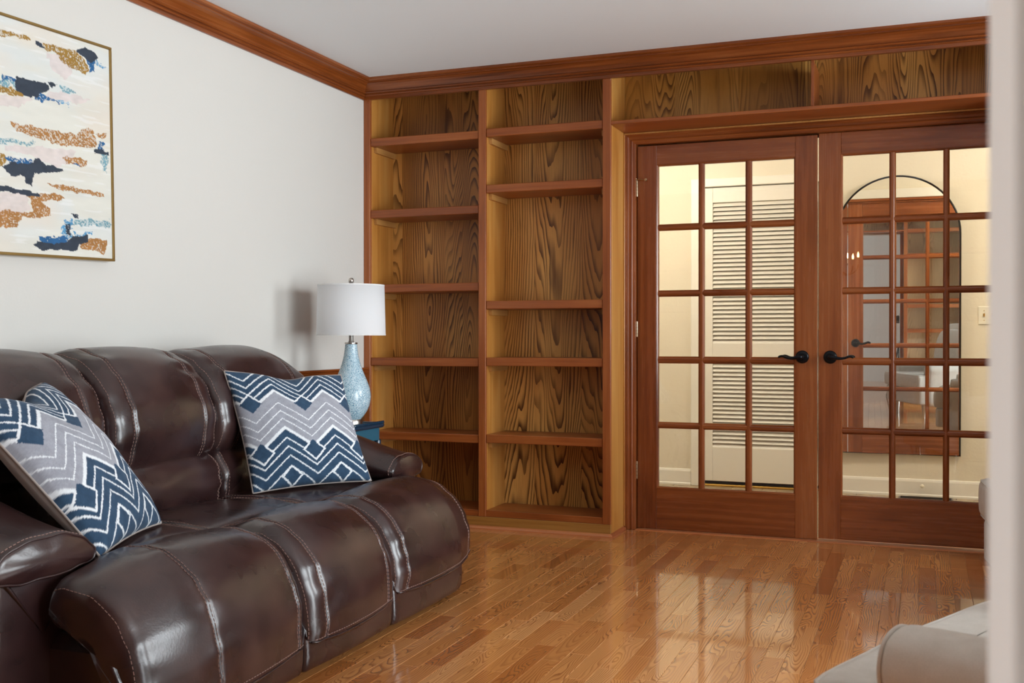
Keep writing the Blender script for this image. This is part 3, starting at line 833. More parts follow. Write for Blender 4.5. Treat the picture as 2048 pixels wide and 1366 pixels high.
# ------------------------------------------------------------------ room the camera stands in, and built-ins on its wall
ZR0 = -3.1
struct(wbox('floor_rear', 'oak_floor', None, (-4.2, 2.4, ZR0, YR1-0.141, -0.05, 0.0), 0), 'oak floor of the room behind the camera', 'floor')
struct(wbox('ceiling_rear', 'paint_ceiling', None, (-4.2, 2.4, ZR0, YR0-0.021, ZC, ZC+0.08), 0), 'ceiling of the room behind the camera', 'ceiling')
W3 = (-2.6, -0.4, 0.5, 2.2)
wall_with_windows('wall_rear_side_1', -4.34, -4.2, ZR0-0.12, YR0, [W3], 'paint_white_wall', 'window wall of the room behind the camera')
struct(wbox('wall_rear_side_2', 'paint_white_wall', None, (2.4, 2.5, ZR0, YR1, 0, ZC), 0), 'right wall of the room behind the camera', 'wall')
struct(wbox('wall_rear', 'paint_white_wall', None, (-4.2, 2.5, ZR0-0.12, ZR0, 0, ZC), 0), 'white far wall of the room behind the camera', 'wall')
a, b, za, zb = W3
wn = struct(thing('window_3', (-4.2, (a+b)/2, za), 'wide white window in the room behind the camera', 'window'))
for (p, q, r_, s_) in ((a, a+0.06, za, zb), (b-0.06, b, za, zb), (a+0.06, b-0.06, za, za+0.06), (a+0.06, b-0.06, zb-0.06, zb), (-1.53, -1.47, za+0.06, zb-0.06)):
    wbox('window_frame', 'paint_trim', wn, (-4.30, -4.24, p, q, r_, s_), 0.003)
wbox('pane', 'pane_glass', wn, (-4.272, -4.268, a+0.06, b-0.06, za+0.06, zb-0.06), 0)
bookcase('bookcase', [0.060, 0.102, 0.95, 0.99, 1.878, XR-0.001], 0.715, YR1+0.006, [RS, LS], 'pale oak bookcase beside the opening behind the armchairs, seen in the mirror', oak='oak_rear', mirror=True, cleats=False)
bookcase('bookcase', [XL+0.001, -2.859, -2.0, -1.96, -1.086, -1.044], 0.715, YR1+0.006, [LS, RS], 'pale oak bookcase on the camera wall behind the sofa end, outside the picture', oak='oak_rear', mirror=True, cleats=False)
hr = thing('over_opening_shelf', (XG, 0.715, 2.1), 'pale oak shelf box above the opening, seen in the mirror', 'shelf')
wbox('shelf_board', 'shelf_wood_X', hr, (-1.0435, 0.0595, YR1+0.006, 0.714, 2.100, 2.118), 0.002)
wbox('back_panel', 'oak_rear', hr, (-1.0435, 0.0595, YR1+0.0005, YR1+0.0055, 2.09, 2.43), 0)
for xa, xb in ((-1.0435, -1.0015), (0.0245, 0.0595)): wbox('casing_side', 'trim_wood_Z', hr, (xa, xb, YR1+0.0005, YR1+0.02, 0.0, 2.0895), 0.002)

# ------------------------------------------------------------------ sofa
sofa = thing('reclining_sofa', (-2.25, 2.98, 0), 'dark brown leather three-seat reclining sofa along the left wall', 'sofa')
mapY = lambda p, q, s: (p, s, q)
LE = 'brown_leather'
def seamed(L, name, parent, ss, i0, i1, mat=LE, extra=None):
    o = L.build(name, mat, parent)
    mb = MB()
    for q in ss: L.stitch(mb, q, i0, i1)
    if extra: extra(L, mb)
    if mb.v: adopt(mb.build('stitching', 'stitch'), o)['kind'] = 'stuff'
    return o
Ya0, Ya1, Yb, Yc, Yd, Ye = 1.83, 2.15, 2.70, 3.26, 3.81, 4.13
# hidden chassis
adopt(MB().box(-2.74, -1.80, 2.02, 3.97, 0.045, 0.29, 0.03).build('chassis', LE), sofa)
for (x, y) in ((-1.86, 2.0), (-1.86, 3.96), (-2.68, 2.0), (-2.68, 3.96)):
    adopt(MB().lathe([(0, 0), (0.025, 0), (0.028, 0.044), (0, 0.0445)], x, y, 0.0005, 16).build('foot', 'black_plastic', None, 'auto'), sofa)
# kick panels
KP = [(-1.80, 0.028), (-1.715, 0.026), (-1.694, 0.045), (-1.690, 0.10), (-1.696, 0.155), (-1.72, 0.20), (-1.80, 0.20)]
for k, (a, b) in enumerate(((2.0, Yb-0.004), (Yb+0.004, Yc-0.004), (Yc+0.004, 3.955))):
    def kw(x, z, s, k=k):
        e = max(0, s-3.80) if k == 2 else max(0, 2.08-s) if k == 0 else 0
        return (x-e*e*3.0, z)
    Loft(KP, a, b, mapY, rad=0.018, puff=0.004, warp=kw, cap=0.004, wr=0.002, seed=k).build('front_panel', LE, sofa)
# footrest pads
PP = [(-2.030, 0.405), (-1.992, 0.430), (-1.935, 0.447), (-1.872, 0.447), (-1.810, 0.428), (-1.752, 0.384), (-1.714, 0.325), (-1.692, 0.260), (-1.680, 0.195), (-1.682, 0.140),
      (-1.690, 0.122), (-1.745, 0.140), (-1.775, 0.230), (-1.840, 0.310), (-1.940, 0.335), (-2.020, 0.350)]
def padwarp(k):
    dz = (0.0, -0.004, 0.0)[k]
    def f(x, z, s):
        lim = -2.2
        if k == 0 and s < 2.20: lim = -1.945-0.085*float(sst(2.12, 2.20, np.float64(s)))
        if k == 2 and s > 3.76: lim = -1.945-0.085*(1-float(sst(3.76, 3.84, np.float64(s))))
        if x < lim: x = lim+(x-lim)*0.08
        # lower edge sits a little higher towards the far end
        lift = (s-2.9)*0.028
        wgt = max(0.0, min(1.0, (0.42-z)/0.3))
        drop = 0.0
        if k == 0: drop = max(0, 2.16-s)*0.10
        if k == 2: drop = max(0, s-3.80)*0.10
        back = 0.0
        if k == 2: back = max(0, s-3.75)*0.16
        return (x-back*(1 if x > -1.9 else 0.3), z+lift*wgt-drop*(1-wgt)+dz)
    return f
pads = []
for k, (a, b) in enumerate(((1.975, Yb-0.003), (Yb+0.003, Yc-0.003), (Yc+0.003, 4.010))):
    ss = ((2.250, 2.640), (2.785, 3.185), (3.335, 3.915))[k]
    L = Loft(PP, a, b, mapY, rad=0.048, n=44, seams=ss, depth=0.005, sw=0.006, puff=0.026, warp=padwarp(k), k=7, cap=0.006, wr=0.0010, wf=24, edge_wr=0.0055, seed=3.0+k)
    def ex(L, mb, a=a, b=b):
        m = len(L.P)
        L.dashes(mb, 9*7+2, a+0.03, b-0.03)
        for (s_, i0, i1) in ((a+0.012, 8, 66), (b-0.012, 8, 66)): L.stitch(mb, s_, i0, i1, off=(0,))
    o = seamed(L, 'footrest_pad', sofa, ss, 4, 64, extra=ex)
    pm = MB(); L.pipe(pm, 9*7+4, a+0.02, b-0.02, 0.0032, 0.001); adopt(pm.build('piping', LE, None, True), o)
# seat cushions
SPF = [(-2.022, 0.395), (-2.040, 0.424), (-2.090, 0.437), (-2.20, 0.440), (-2.34, 0.436), (-2.46, 0.420), (-2.52, 0.38), (-2.52, 0.29), (-2.30, 0.27), (-2.06, 0.29), (-2.025, 0.34)]
for k, (a, b) in enumerate(((Ya1+0.002, Yb-0.002), (Yb+0.002, Yc-0.002), (Yc+0.002, Yd-0.002))):
    L = Loft(SPF, a, b, mapY, rad=0.022, n=26, puff=0.010, wr=0.003, wf=12, seed=9+k, edge_wr=0.004, cap=0.002)
    seamed(L, 'seat_cushion', sofa, (a+0.014, b-0.014), 2, 28, extra=lambda L, mb, a=a, b=b: L.dashes(mb, 6, a+0.02, b-0.02))
# lumbar cushions
LP = [(-2.420, 0.405), (-2.395, 0.440), (-2.385, 0.490), (-2.395, 0.545), (-2.430, 0.590), (-2.50, 0.615), (-2.68, 0.60), (-2.70, 0.50), (-2.68, 0.41), (-2.52, 0.385)]
for k, (a, b) in enumerate(((Ya1-0.02, Yb-0.003), (Yb+0.003, Yc-0.003), (Yc+0.003, Yd+0.02))):
    L = Loft(LP, a, b, mapY, rad=0.03, n=30, puff=0.010, wr=0.0045, wf=26, seed=20+k, edge_wr=0.006)
    seamed(L, 'lumbar_cushion', sofa, (a+0.02, b-0.02), 0, 24, extra=None)
# upper backs
UP = [(-2.475, 0.585), (-2.432, 0.605), (-2.408, 0.660), (-2.402, 0.730), (-2.418, 0.805), (-2.455, 0.880), (-2.515, 0.945), (-2.590, 0.984), (-2.665, 0.990), (-2.740, 0.962),
      (-2.795, 0.900), (-2.815, 0.80), (-2.810, 0.68), (-2.78, 0.60), (-2.62, 0.575)]
for k, (a, b) in enumerate(((1.99, Yb-0.004), (Yb+0.004, Yc-0.004), (Yc+0.004, 3.985))):
    ss = ((2.16, 2.60), (2.80, 3.165), (3.37, 3.80))[k]
    def uw(x, z, s, k=k, a=a, b=b):
        e = max(0, s-3.70)**2*0.9 if k == 2 else max(0, 2.27-s)**2*0.9 if k == 0 else 0
        cz = ((s-(a+b)/2)/(b-a)*2)**2
        return (x, z-e*(z-0.5)*2-0.010*cz*(z-0.55)*2-0.016*max(0, z-0.6)/0.38)
    L = Loft(UP, a, b, mapY, rad=0.050, n=44, seams=ss, depth=0.006, sw=0.007, puff=0.014, warp=uw, k=7, wr=0.0018, wf=19, edge_wr=0.008, seed=30+k)
    def ex(L, mb, a=a, b=b):
        L.dashes(mb, 5, a+0.05, b-0.05)
        L.stitch(mb, a+0.02, 7, 80, off=(0,)); L.stitch(mb, b-0.02, 7, 80, off=(0,))
    o = seamed(L, 'backrest', sofa, ss, 6, 74, extra=ex)
    pm = MB(); L.pipe(pm, 2, a+0.05, b-0.05, 0.003, 0.001); adopt(pm.build('piping', LE, None, True), o)
# back shell
adopt(MB().box(-2.84, -2.70, 1.96, 4.0, 0.05, 0.86, 0.03).build('back_shell', LE), sofa)
# arms: panel + rolled pad, lofted along X
mapX = lambda p, q, s: (s, p, q)
def arm(y0, y1, outer):
    sg = 1 if outer > 0 else -1
    pa = [(y0+0.025, 0.05), (y0+0.015, 0.25), (y0+0.02, 0.44), (y0+0.05, 0.475), (y1-0.05, 0.475), (y1-0.02, 0.44), (y1-0.015, 0.25), (y1-0.025, 0.05)]
    L = Loft(pa, -2.72, -1.995, mapX, rad=0.022, n=14, puff=0.004, cap=0.006, wr=0.003, seed=50+y0)
    body = L.build('arm_panel', LE, sofa)
    mb = MB(); L.stitch(mb, -2.02, 4, 22, off=(0,)); L.stitch(mb, -2.02, 26, 44, off=(0,)); adopt(mb.build('stitching', 'stitch'), body)['kind'] = 'stuff'
    yc, hw = (y0+y1)/2, (y1-y0)/2
    pp = [(yc-hw+0.005, 0.47), (yc-hw-0.012, 0.515), (yc-hw+0.015, 0.565), (yc-hw*0.55, 0.60), (yc, 0.615), (yc+hw*0.55, 0.60), (yc+hw-0.015, 0.565), (yc+hw+0.012, 0.515), (yc+hw-0.005, 0.47), (yc+hw*0.5, 0.450), (yc-hw*0.5, 0.450)]
    def aw(y, z, s):
        t = float(sst(-2.42, -1.97, np.float64(s))); u = float(sst(-2.62, -2.3, np.float64(s)))
        k_ = (z-0.45)/0.165
        return (y, z+0.024*u*k_-0.085*t*k_-0.012*t)
    L = Loft(pp, -2.62, -1.972, mapX, rad=0.026, n=30, seams=(), depth=0.006, sw=0.008, puff=0.010, warp=aw, wr=0.004, wf=18, edge_wr=0.007, seed=60+y0, cap=0.010)
    def ex(L, mb): L.stitch(mb, -1.990, 4, 46, off=(0,), r=0.0013)
    seamed(L, 'arm_pad', sofa, (), 4, 46, extra=ex)
    pm = MB(); pm.tube([tuple(p) for p in L.ring(-1.979, 0.001)], 0.0035, 6, closed=True); adopt(pm.build('piping', LE, None, True), sofa)
arm(Ya0+0.01, Ya1+0.005, -1); arm(3.80, 4.065, 1)
# recline button on the near arm
adopt(MB().lathe([(0, 0.006), (0.02, 0.006), (0.026, 0.002), (0.027, 0)], -2.02, Ya0+0.02, 0.33, 20, Matrix.Rotation(R(90), 4, 'X')).build('recline_handle', 'black_plastic', None, 'auto'), sofa)

# ------------------------------------------------------------------ throw pillows
NAVY, NAVY2, GREY, WHITE = np.array(lin((40, 62, 86))), np.array(lin((58, 84, 110))), np.array(lin((158, 160, 170))), np.array(lin((232, 236, 240)))
def chevron_print(U, V):
    """U,V in 0..1 across the pillow face; returns linear rgb"""
    fr = (fbm(U*160, V*160, 3, 2)-0.5)
    hair = (fbm(U*420, V*60, 5, 2)-0.5)
    per = 0.43
    ph = ((U-0.315)/per+0.5)
    tri = np.abs((ph-np.floor(ph))-0.5)*2           # 0 at peak, 1 at valley
    col = np.zeros(U.shape+(3,)); 
    amp = 0.17
    w_ = V+amp*tri                                    # constant along a chevron
    w_ = w_+hair*0.010+fr*0.006
    b1, b2 = 0.475, 0.82                               # navy | grey | navy
    zone_low = w_ < b1; zone_mid = (w_ >= b1) & (w_ < b2); zone_top = w_ >= b2
    tone = fbm(U*30, V*30, 8, 3)[..., None]
    navy = NAVY*(1-tone)+NAVY2*tone
    grey = GREY*(0.86+0.28*tone)
    col[zone_low] = navy[zone_low]; col[zone_top] = navy[zone_top]; col[zone_mid] = grey[zone_mid]
    # thin ivory lines parallel to the chevrons
    ln = np.zeros(U.shape)
    for lv, wd in ((b1, 0.017), (b2, 0.015), (0.39, 0.0075), (0.315, 0.0075), (0.24, 0.0075), (0.155, 0.0075), (0.555, 0.0055), (0.625, 0.0055), (0.70, 0.0055), (0.885, 0.0075), (0.945, 0.0075), (1.005, 0.0075), (1.07, 0.0075)):
        ln = np.maximum(ln, 1-sst(wd*0.65, wd*1.15, np.abs(w_-lv)))
    # interrupted bands: lines stop short of the valleys, leaving diamonds
    for vc, sz, zone in ((b1-0.17-0.03, 0.085, 'n'), (b2-0.17+0.045, 0.08, 'n'), (0.075, 0.075, 'n')):
        du = (1-tri)*per/2 if vc != 0.075 else tri*per/2
        dm = du*0.95+np.abs(V-vc)+fr*0.010
        ins = dm < sz; edge = (dm >= sz*0.90) & (dm < sz*1.14)
        if True:
            ln[ins] = 0; col[ins] = navy[ins]; ln[edge & ~zone_mid] = 1.0
    ln = np.clip(ln, 0, 1)[..., None]
    sp = (0.9+0.2*fbm(U*300, V*300, 9, 1))[..., None]
    return np.clip((col*(1-ln)+WHITE*ln)*sp, 0, 1)

def throw_pillow(name, bl, br, tl, tr, thick, label, cat, group, printf, n=190, dent=0.0, seed=1, backmat='pillow_back', skew=0.0):
    """pillow whose four seam corners are given; front face looks along (br-bl) x (tl-bl)"""
    bl, br, tl, tr = [np.array(p, float) for p in (bl, br, tl, tr)]
    nrm = np.cross(br-bl, tl-bl); nrm /= np.linalg.norm(nrm)
    t = thing(name, tuple((bl+br)/2), label, cat, group)
    g = np.linspace(0, 1, n); U, V = np.meshgrid(g, g)
    a, b = 2*U-1, 2*V-1
    # concave seam edges
    pin = 0.045
    Ue = 0.5+0.5*a*(1-pin*(1-b*b)); Ve = 0.5+0.5*b*(1-pin*(1-a*a))
    Wd = np.clip((1-a**2)*(1-b**2), 0, 1)**0.42
    Wd = Wd*(1+0.10*(fbm(U*4, V*4, seed, 2)-0.5))
    base = ((1-Ue)*(1-Ve))[..., None]*bl+(Ue*(1-Ve))[..., None]*br+((1-Ue)*Ve)[..., None]*tl+(Ue*Ve)[..., None]*tr
    dn = dent*np.exp(-((U-0.5)/0.16)**2)*sst(0.6, 1.0, V)
    base = base-(dn[..., None])*((tl-bl)/np.linalg.norm(tl-bl))
    crease = 0.006*(fbm(U*9, V*9, seed+4, 3)-0.5)*np.clip(Wd*2, 0, 1)
    F = base+nrm*((Wd*thick*0.55+crease)[..., None]); B = base-nrm*((Wd*thick*0.45)[..., None])
    def grid_obj(nm, P, mat, flip, print_rgb=None):
        me = bpy.data.meshes.new(nm); q = n*n
        idx = np.arange(q).reshape(n, n)
        f = np.stack([idx[:-1, :-1], idx[:-1, 1:], idx[1:, 1:], idx[1:, :-1]], -1).reshape(-1, 4)
        if flip: f = f[:, ::-1]
        me.from_pydata(P.reshape(-1, 3).tolist(), [], f.tolist())
        if print_rgb is not None:
            at = me.attributes.new('print', 'FLOAT_COLOR', 'POINT')
            at.data.foreach_set('color', np.concatenate([print_rgb, np.ones(print_rgb.shape[:2]+(1,))], -1).astype(np.float32).ravel())
        o = finish(nm, me, mat, None, True); return adopt(o, t)
    grid_obj('front_cover', F, 'pillow_print', False, printf(U, V))
    k = max(1, n//60)
    nn = n
    grid_obj('back_cover', B, backmat, True)
    edge = [tuple(base[0, i]) for i in range(0, n, 4)]+[tuple(base[i, -1]) for i in range(0, n, 4)]+[tuple(base[-1, n-1-i]) for i in range(0, n, 4)]+[tuple(base[n-1-i, 0]) for i in range(0, n, 4)]
    adopt(MB().tube(edge, 0.0035, 6, closed=True).build('piping', backmat, None, True), t)
    return t
throw_pillow('throw_pillow', (-2.29, 3.30, 0.448), (-2.00, 3.665, 0.462), (-2.452, 3.349, 0.893), (-2.207, 3.789, 0.866), 0.15,
             'navy and grey chevron throw pillow at the far end of the sofa by the lamp', 'pillow', 'chevron throw pillows on the sofa', chevron_print, dent=0.02, seed=2)
throw_pillow('throw_pillow', (-1.975, 2.175, 0.455), (-2.175, 2.655, 0.452), (-2.30, 2.045, 0.845), (-2.46, 2.475, 0.885), 0.17,
             'navy and grey chevron throw pillow against the near arm of the sofa', 'pillow', 'chevron throw pillows on the sofa', chevron_print, dent=0.045, seed=6)

# ------------------------------------------------------------------ side table and lamp
LX, LY, TZ = -2.575, 4.52, 0.595
tb = thing('side_table', (LX-0.03, LY+0.05, 0), 'navy and teal tray-topped side table between sofa and bookcase', 'table')
def rrect(x0, x1, y0, y1, r, n=6):
    out = []
    for cx, cy, a0 in ((x1-r, y1-r, 0), (x0+r, y1-r, 90), (x0+r, y0+r, 180), (x1-r, y0+r, 270)):
        for k in range(n+1): a = R(a0+90*k/n); out.append((cx+r*math.cos(a), cy+r*math.sin(a)))
    return out
tx0, tx1, ty0, ty1 = -2.84, -2.462, 4.30, 4.66
oc = rrect(tx0, tx1, ty0, ty1, 0.05)
adopt(MB().extrude(oc, lambda p, q: (p, q, TZ-0.014), lambda p, q: (p, q, TZ)).build('table_top', 'teal_lacquer'), tb)
adopt(MB().tube([(p, q, TZ-0.003) for p, q in oc], 0.012, 10, closed=True).build('rolled_rim', 'navy_lacquer', None, True), tb)
ic = rrect(tx0+0.012, tx1-0.012, ty0+0.012, ty1-0.012, 0.04)
adopt(MB().extrude(ic, lambda p, q: (p, q, TZ-0.075), lambda p, q: (p, q, TZ-0.0145)).build('apron', 'teal_lacquer'), tb)
br = MB()
for i in range(14):
    p0 = Vector(oc[0])+(Vector(oc[-1])-Vector(oc[0]))*(i/13.0)
    br.tube([(p0.x-0.010, p0.y-0.012, TZ+0.004), (p0.x+0.010, p0.y+0.012, TZ+0.014)], [0.004, 0.007], 6)
adopt(br.build('braid', 'navy_lacquer', None, True), tb)
for (x, y) in ((tx0+0.03, ty0+0.03), (tx1-0.03, ty0+0.03), (tx0+0.03, ty1-0.03), (tx1-0.03, ty1-0.03)):
    adopt(MB().lathe([(0.012, 0.0), (0.016, 0.02), (0.018, TZ-0.08), (0.016, TZ-0.0755)], x, y, 0.0, 12).build('leg', 'navy_lacquer', None, True), tb)

lp = thing('table_lamp', (LX, LY, TZ), 'blue crackle-glass table lamp with white drum shade', 'lamp')
def lath(nm, prof, mat, par=None, sm=True, n=48):
    o = MB().lathe(prof, 0, 0, 0, n).build(nm, mat, par or lp, sm); return o
lath('foot', [(0, 0.0005), (0.052, 0.0005), (0.055, 0.004), (0.055, 0.026), (0.052, 0.030), (0.0, 0.030)], 'nickel', sm='auto')
body = [(0.046, 0.030), (0.060, 0.045), (0.078, 0.072), (0.090, 0.105), (0.0945, 0.140), (0.090, 0.175), (0.078, 0.212), (0.062, 0.250), (0.048, 0.288), (0.038, 0.325), (0.032, 0.360), (0.029, 0.385), (0.028, 0.392), (0.0, 0.392)]
bp_ = catmull(body[:-1], 4, False); lath('body', [(float(a), float(b)) for a, b in bp_]+[(0, 0.392)], 'blue_crackle')
lath('collar', [(0.0, 0.3925), (0.030, 0.3925), (0.031, 0.396), (0.030, 0.400), (0.014, 0.401), (0.011, 0.41), (0.0105, 0.44), (0.0, 0.44)], 'nickel', sm='auto')
lath('harp_stem', [(0.005, 0.44), (0.005, 0.688)], 'nickel')
sh = lath('shade', [(0.166, 0.436), (0.160, 0.676), (0.159, 0.676), (0.1645, 0.436), (0.166, 0.436)], 'lamp_linen', n=72)
lath('shade_rim', [(0.1645, 0.434), (0.1668, 0.434), (0.1668, 0.440), (0.1645, 0.440), (0.1645, 0.434)], 'linen_white', sh, 'auto', 72).location = (0, 0, 0)
lath('shade_rim', [(0.1583, 0.672), (0.1608, 0.672), (0.1608, 0.678), (0.1583, 0.678), (0.1583, 0.672)], 'linen_white', sh, 'auto', 72)
sp = MB()
for k in range(3):
    a = 2*math.pi*k/3; sp.tube([(0, 0, 0.668), (0.159*math.cos(a), 0.159*math.sin(a), 0.672)], 0.0022, 6)
sp.build('shade_spider', 'nickel', sh)
lath('finial', [(0.0, 0.676), (0.009, 0.676), (0.006, 0.684), (0.012, 0.690), (0.0125, 0.702), (0.009, 0.710), (0.0, 0.713)], 'nickel', n=24)

# ------------------------------------------------------------------ painting on the left wall
PW, PH = 0.98, 0.786
pt = thing('framed_painting', (XL+0.022, 3.222, 1.318), 'abstract canvas in white, navy, blush and gold in a thin gold frame above the sofa', 'painting')
# local frame of the canvas: a runs to the left (towards -Y), b up, turned a little in its plane
pt.rotation_euler = (R(1.3), 0, 0)
def px_to_canvas(u, v):
    """photograph pixel -> (a,b) on the canvas, used only to lay the brush strokes out in proportion"""
    fw = np.array([-math.sin(YAW)*math.cos(PITCH), math.cos(YAW)*math.cos(PITCH), -math.sin(PITCH)]); rt = np.array([math.cos(YAW), math.sin(YAW), 0]); up = np.cross(rt, fw)
    d = fw+rt*(u-1024)/FPX+up*(683-v)/FPX; t = (XL+0.03)/d[0]
    y, z = d[1]*t-3.222, CAM_H+d[2]*t-1.318
    c_, s_ = math.cos(R(1.3)), math.sin(R(1.3)); y, z = y*c_+z*s_, -y*s_+z*c_
    return (-y, z)
GOLD, GOLD2, DK, BL, BL2, PINK, TEAL = [np.array(lin(c)) for c in ((158, 122, 60), (172, 122, 72), (58, 66, 78), (48, 98, 146), (90, 150, 190), (216, 198, 196), (120, 160, 172))]
STROKES = [  # colour, polygon in photograph pixels, edge roughness, speckle
 (PINK, [(90,105),(130,110),(150,135),(130,160),(100,140)], .8, 0), (PINK, [(10,290),(150,300),(140,325),(110,335),(60,310),(10,300)], .6, 0), (PINK, [(-30,385),(50,385),(58,420),(30,430),(-30,430)], .6, 0), (PINK, [(-30,190),(60,195),(40,215),(-30,205)], .8, 0), (PINK, [(95,180),(180,200),(160,210),(90,195)], .9, 0),
 (TEAL, [(-20,155),(50,160),(45,175),(-20,170)], 1.2, .4), (TEAL, [(150,440),(215,440),(215,455),(140,450)], 1.2, .5), (TEAL, [(195,300),(212,310),(212,345),(204,340)], 1.0, .5), (TEAL, [(-20,275),(70,282),(60,290),(-20,285)], 1.2, .5), (TEAL, [(120,172),(150,180),(150,190),(125,188)], 1.0, .4),
 (GOLD, [(-40,52),(20,62),(60,75),(60,82),(30,74),(-40,66)], .7, .35), (GOLD, [(85,88),(110,92),(150,100),(165,118),(175,140),(168,150),(150,140),(125,128),(110,104),(88,102)], .7, .3),
 (GOLD, [(-40,165),(20,175),(46,188),(44,195),(10,188),(-40,180)], .6, .25), (GOLD2, [(18,245),(60,252),(110,262),(150,268),(162,256),(175,254),(186,262),(190,292),(165,297),(120,290),(75,276),(30,262)], .7, .42), (GOLD2, [(190,268),(210,268),(208,276),(192,276)], .8, .4),
 (GOLD2, [(123,316),(150,312),(172,320),(176,331),(160,333),(130,326)], .7, .35), (GOLD2, [(90,367),(130,372),(170,378),(205,388),(208,396),(180,390),(130,382),(95,372)], .7, .3), (GOLD2, [(50,392),(80,388),(118,388),(128,396),(118,402),(80,402),(98,416),(98,432),(75,438),(40,432),(34,452),(10,456),(-40,450),(-40,436),(10,420),(40,426),(62,424),(60,400)], .6, .28),
 (GOLD2, [(158,482),(185,478),(212,480),(212,500),(204,508),(180,500),(158,498)], .6, .25), (GOLD, [(-40,305),(8,308),(12,316),(4,330),(-40,335)], .6, .3),
 (BL, [(0,150),(38,158),(40,166),(0,162)], 1.3, .35), (BL, [(62,188),(80,186),(116,206),(118,210),(88,198),(70,202)], 1.2, .3), (BL2, [(110,198),(138,208),(136,212),(112,204)], 1.4, .5), (BL, [(172,120),(190,122),(188,146),(176,144)], 1.0, .2), (BL2, [(188,124),(212,132),(206,136),(192,130)], 1.4, .4),
 (BL, [(10,314),(60,320),(72,330),(58,332),(15,324)], 1.1, .3), (BL2, [(125,444),(142,440),(142,474),(124,474)], 1.1, .35), (BL, [(76,474),(136,474),(136,486),(80,486)], 1.0, .15), (BL2, [(146,466),(186,466),(186,474),(150,474)], 1.3, .4), (BL, [(196,284),(206,284),(204,302),(192,302)], 1.0, .3), (BL, [(144,328),(160,330),(158,333),(145,332)], 1.0, .2),
 (DK, [(70,82),(82,88),(88,98),(82,98),(72,90)], .5, 0), (DK, [(152,98),(168,94),(190,106),(196,118),(190,124),(180,126),(168,116),(150,102)], .5, 0), (DK, [(30,152),(50,158),(90,165),(100,178),(82,186),(72,192),(60,196),(46,192),(28,178),(26,164)], .6, 0), (DK, [(96,165),(112,170),(108,176),(98,172)], .9, .1),
 (DK, [(2,332),(20,324),(64,326),(66,316),(76,316),(88,330),(124,336),(124,342),(108,346),(66,346),(60,372),(48,366),(44,352),(20,350)], .6, 0), (DK, [(-40,368),(20,374),(70,386),(78,392),(66,394),(20,384),(-40,380)], .5, 0), (DK, [(66,490),(72,482),(100,486),(130,486),(142,472),(174,472),(174,486),(156,490),(152,502),(80,500)], .6, 0), (DK, [(182,299),(216,302),(216,312),(190,308)], .7, 0), (DK, [(140,426),(152,428),(156,436),(146,434)], .8, .1), (DK, [(132,448),(140,446),(141,468),(134,470)], .8, .2),
 # part of the canvas beyond the edge of the picture
 (GOLD, [(-150,60),(-70,40),(-60,55),(-150,80)], .7, .35), (DK, [(-180,190),(-90,170),(-60,200),(-160,215)], .6, 0), (PINK, [(-200,260),(-60,250),(-60,280),(-200,290)], .6, 0), (GOLD2, [(-190,330),(-70,320),(-60,340),(-190,350)], .7, .35), (BL, [(-170,440),(-70,430),(-70,450),(-170,460)], 1.0, .3),
]
na, nb = 360, 300
A, Bv = np.meshgrid(np.linspace(0.0, PW, na), np.linspace(0.0, PH, nb))
rgb = np.ones(A.shape+(3,))*np.array(lin((224, 222, 212)))
rgb *= (0.90+0.16*fbm(A*5, Bv*26, 2, 4))[..., None]
cool = sst(0.48, 0.75, fbm(A*4+9, Bv*11, 6, 3))[..., None]; rgb = rgb*(1-0.45*cool)+np.array(lin((212, 220, 224)))*0.45*cool
warm = sst(0.52, 0.8, fbm(A*3+3, Bv*8+5, 12, 3))[..., None]; rgb = rgb*(1-0.5*warm)+np.array(lin((226, 212, 196)))*0.5*warm
drag = sst(0.66, 0.74, fbm(A*9, Bv*120, 31, 2))[..., None]; rgb = rgb*(1-0.35*drag)+0.86*0.35*drag
wx, wy = fbm(A*45, Bv*70, 21, 3)-0.5, fbm(A*45+7, Bv*70, 22, 3)-0.5
fx = fbm(A*14, Bv*14, 41, 2)-0.5
spk = fbm(A*260, Bv*260, 23, 1)
for colr, poly, ro, spe in STROKES:
    pc = [px_to_canvas(*p) for p in poly]
    X, Z = A+wx*0.030*ro+fx*0.014, Bv+wy*0.024*ro
    ins = np.zeros(A.shape, bool); m_n = len(pc); j = m_n-1
    for i in range(m_n):
        xi, zi = pc[i]; xj, zj = pc[j]
        cond = ((zi > Z) != (zj > Z)) & (X < (xj-xi)*(Z-zi)/((zj-zi) if abs(zj-zi) > 1e-9 else 1e-9)+xi)
        ins ^= cond; j = i
    al = ins.astype(float)*(1.0 if spe == 0 else np.where(spk < 1-spe, 1.0, 0.30))
    if colr is PINK: al *= 0.6
    tn = (0.82+0.36*fbm(A*40, Bv*60, 27, 2))[..., None]
    rgb = rgb*(1-al[..., None])+np.clip(colr*tn, 0, 1)*al[..., None]
me = bpy.data.meshes.new('canvas'); idx = np.arange(na*nb).reshape(nb, na)
f = np.stack([idx[:-1, :-1], idx[:-1, 1:], idx[1:, 1:], idx[1:, :-1]], -1).reshape(-1, 4)
P = np.stack([np.full(A.shape, 0.012), -A, Bv], -1).reshape(-1, 3)
me.from_pydata(P.tolist(), [], f.tolist())
at = me.attributes.new('print', 'FLOAT_COLOR', 'POINT'); at.data.foreach_set('color', np.concatenate([rgb, np.ones(A.shape+(1,))], -1).astype(np.float32).ravel())
cv = finish('canvas', me, 'painted_canvas', pt, True)
MB().box(-0.008, 0.0115, -PW, 0.0, 0.0, PH, 0).build('stretcher', 'linen_white', pt)
fwid = 0.010
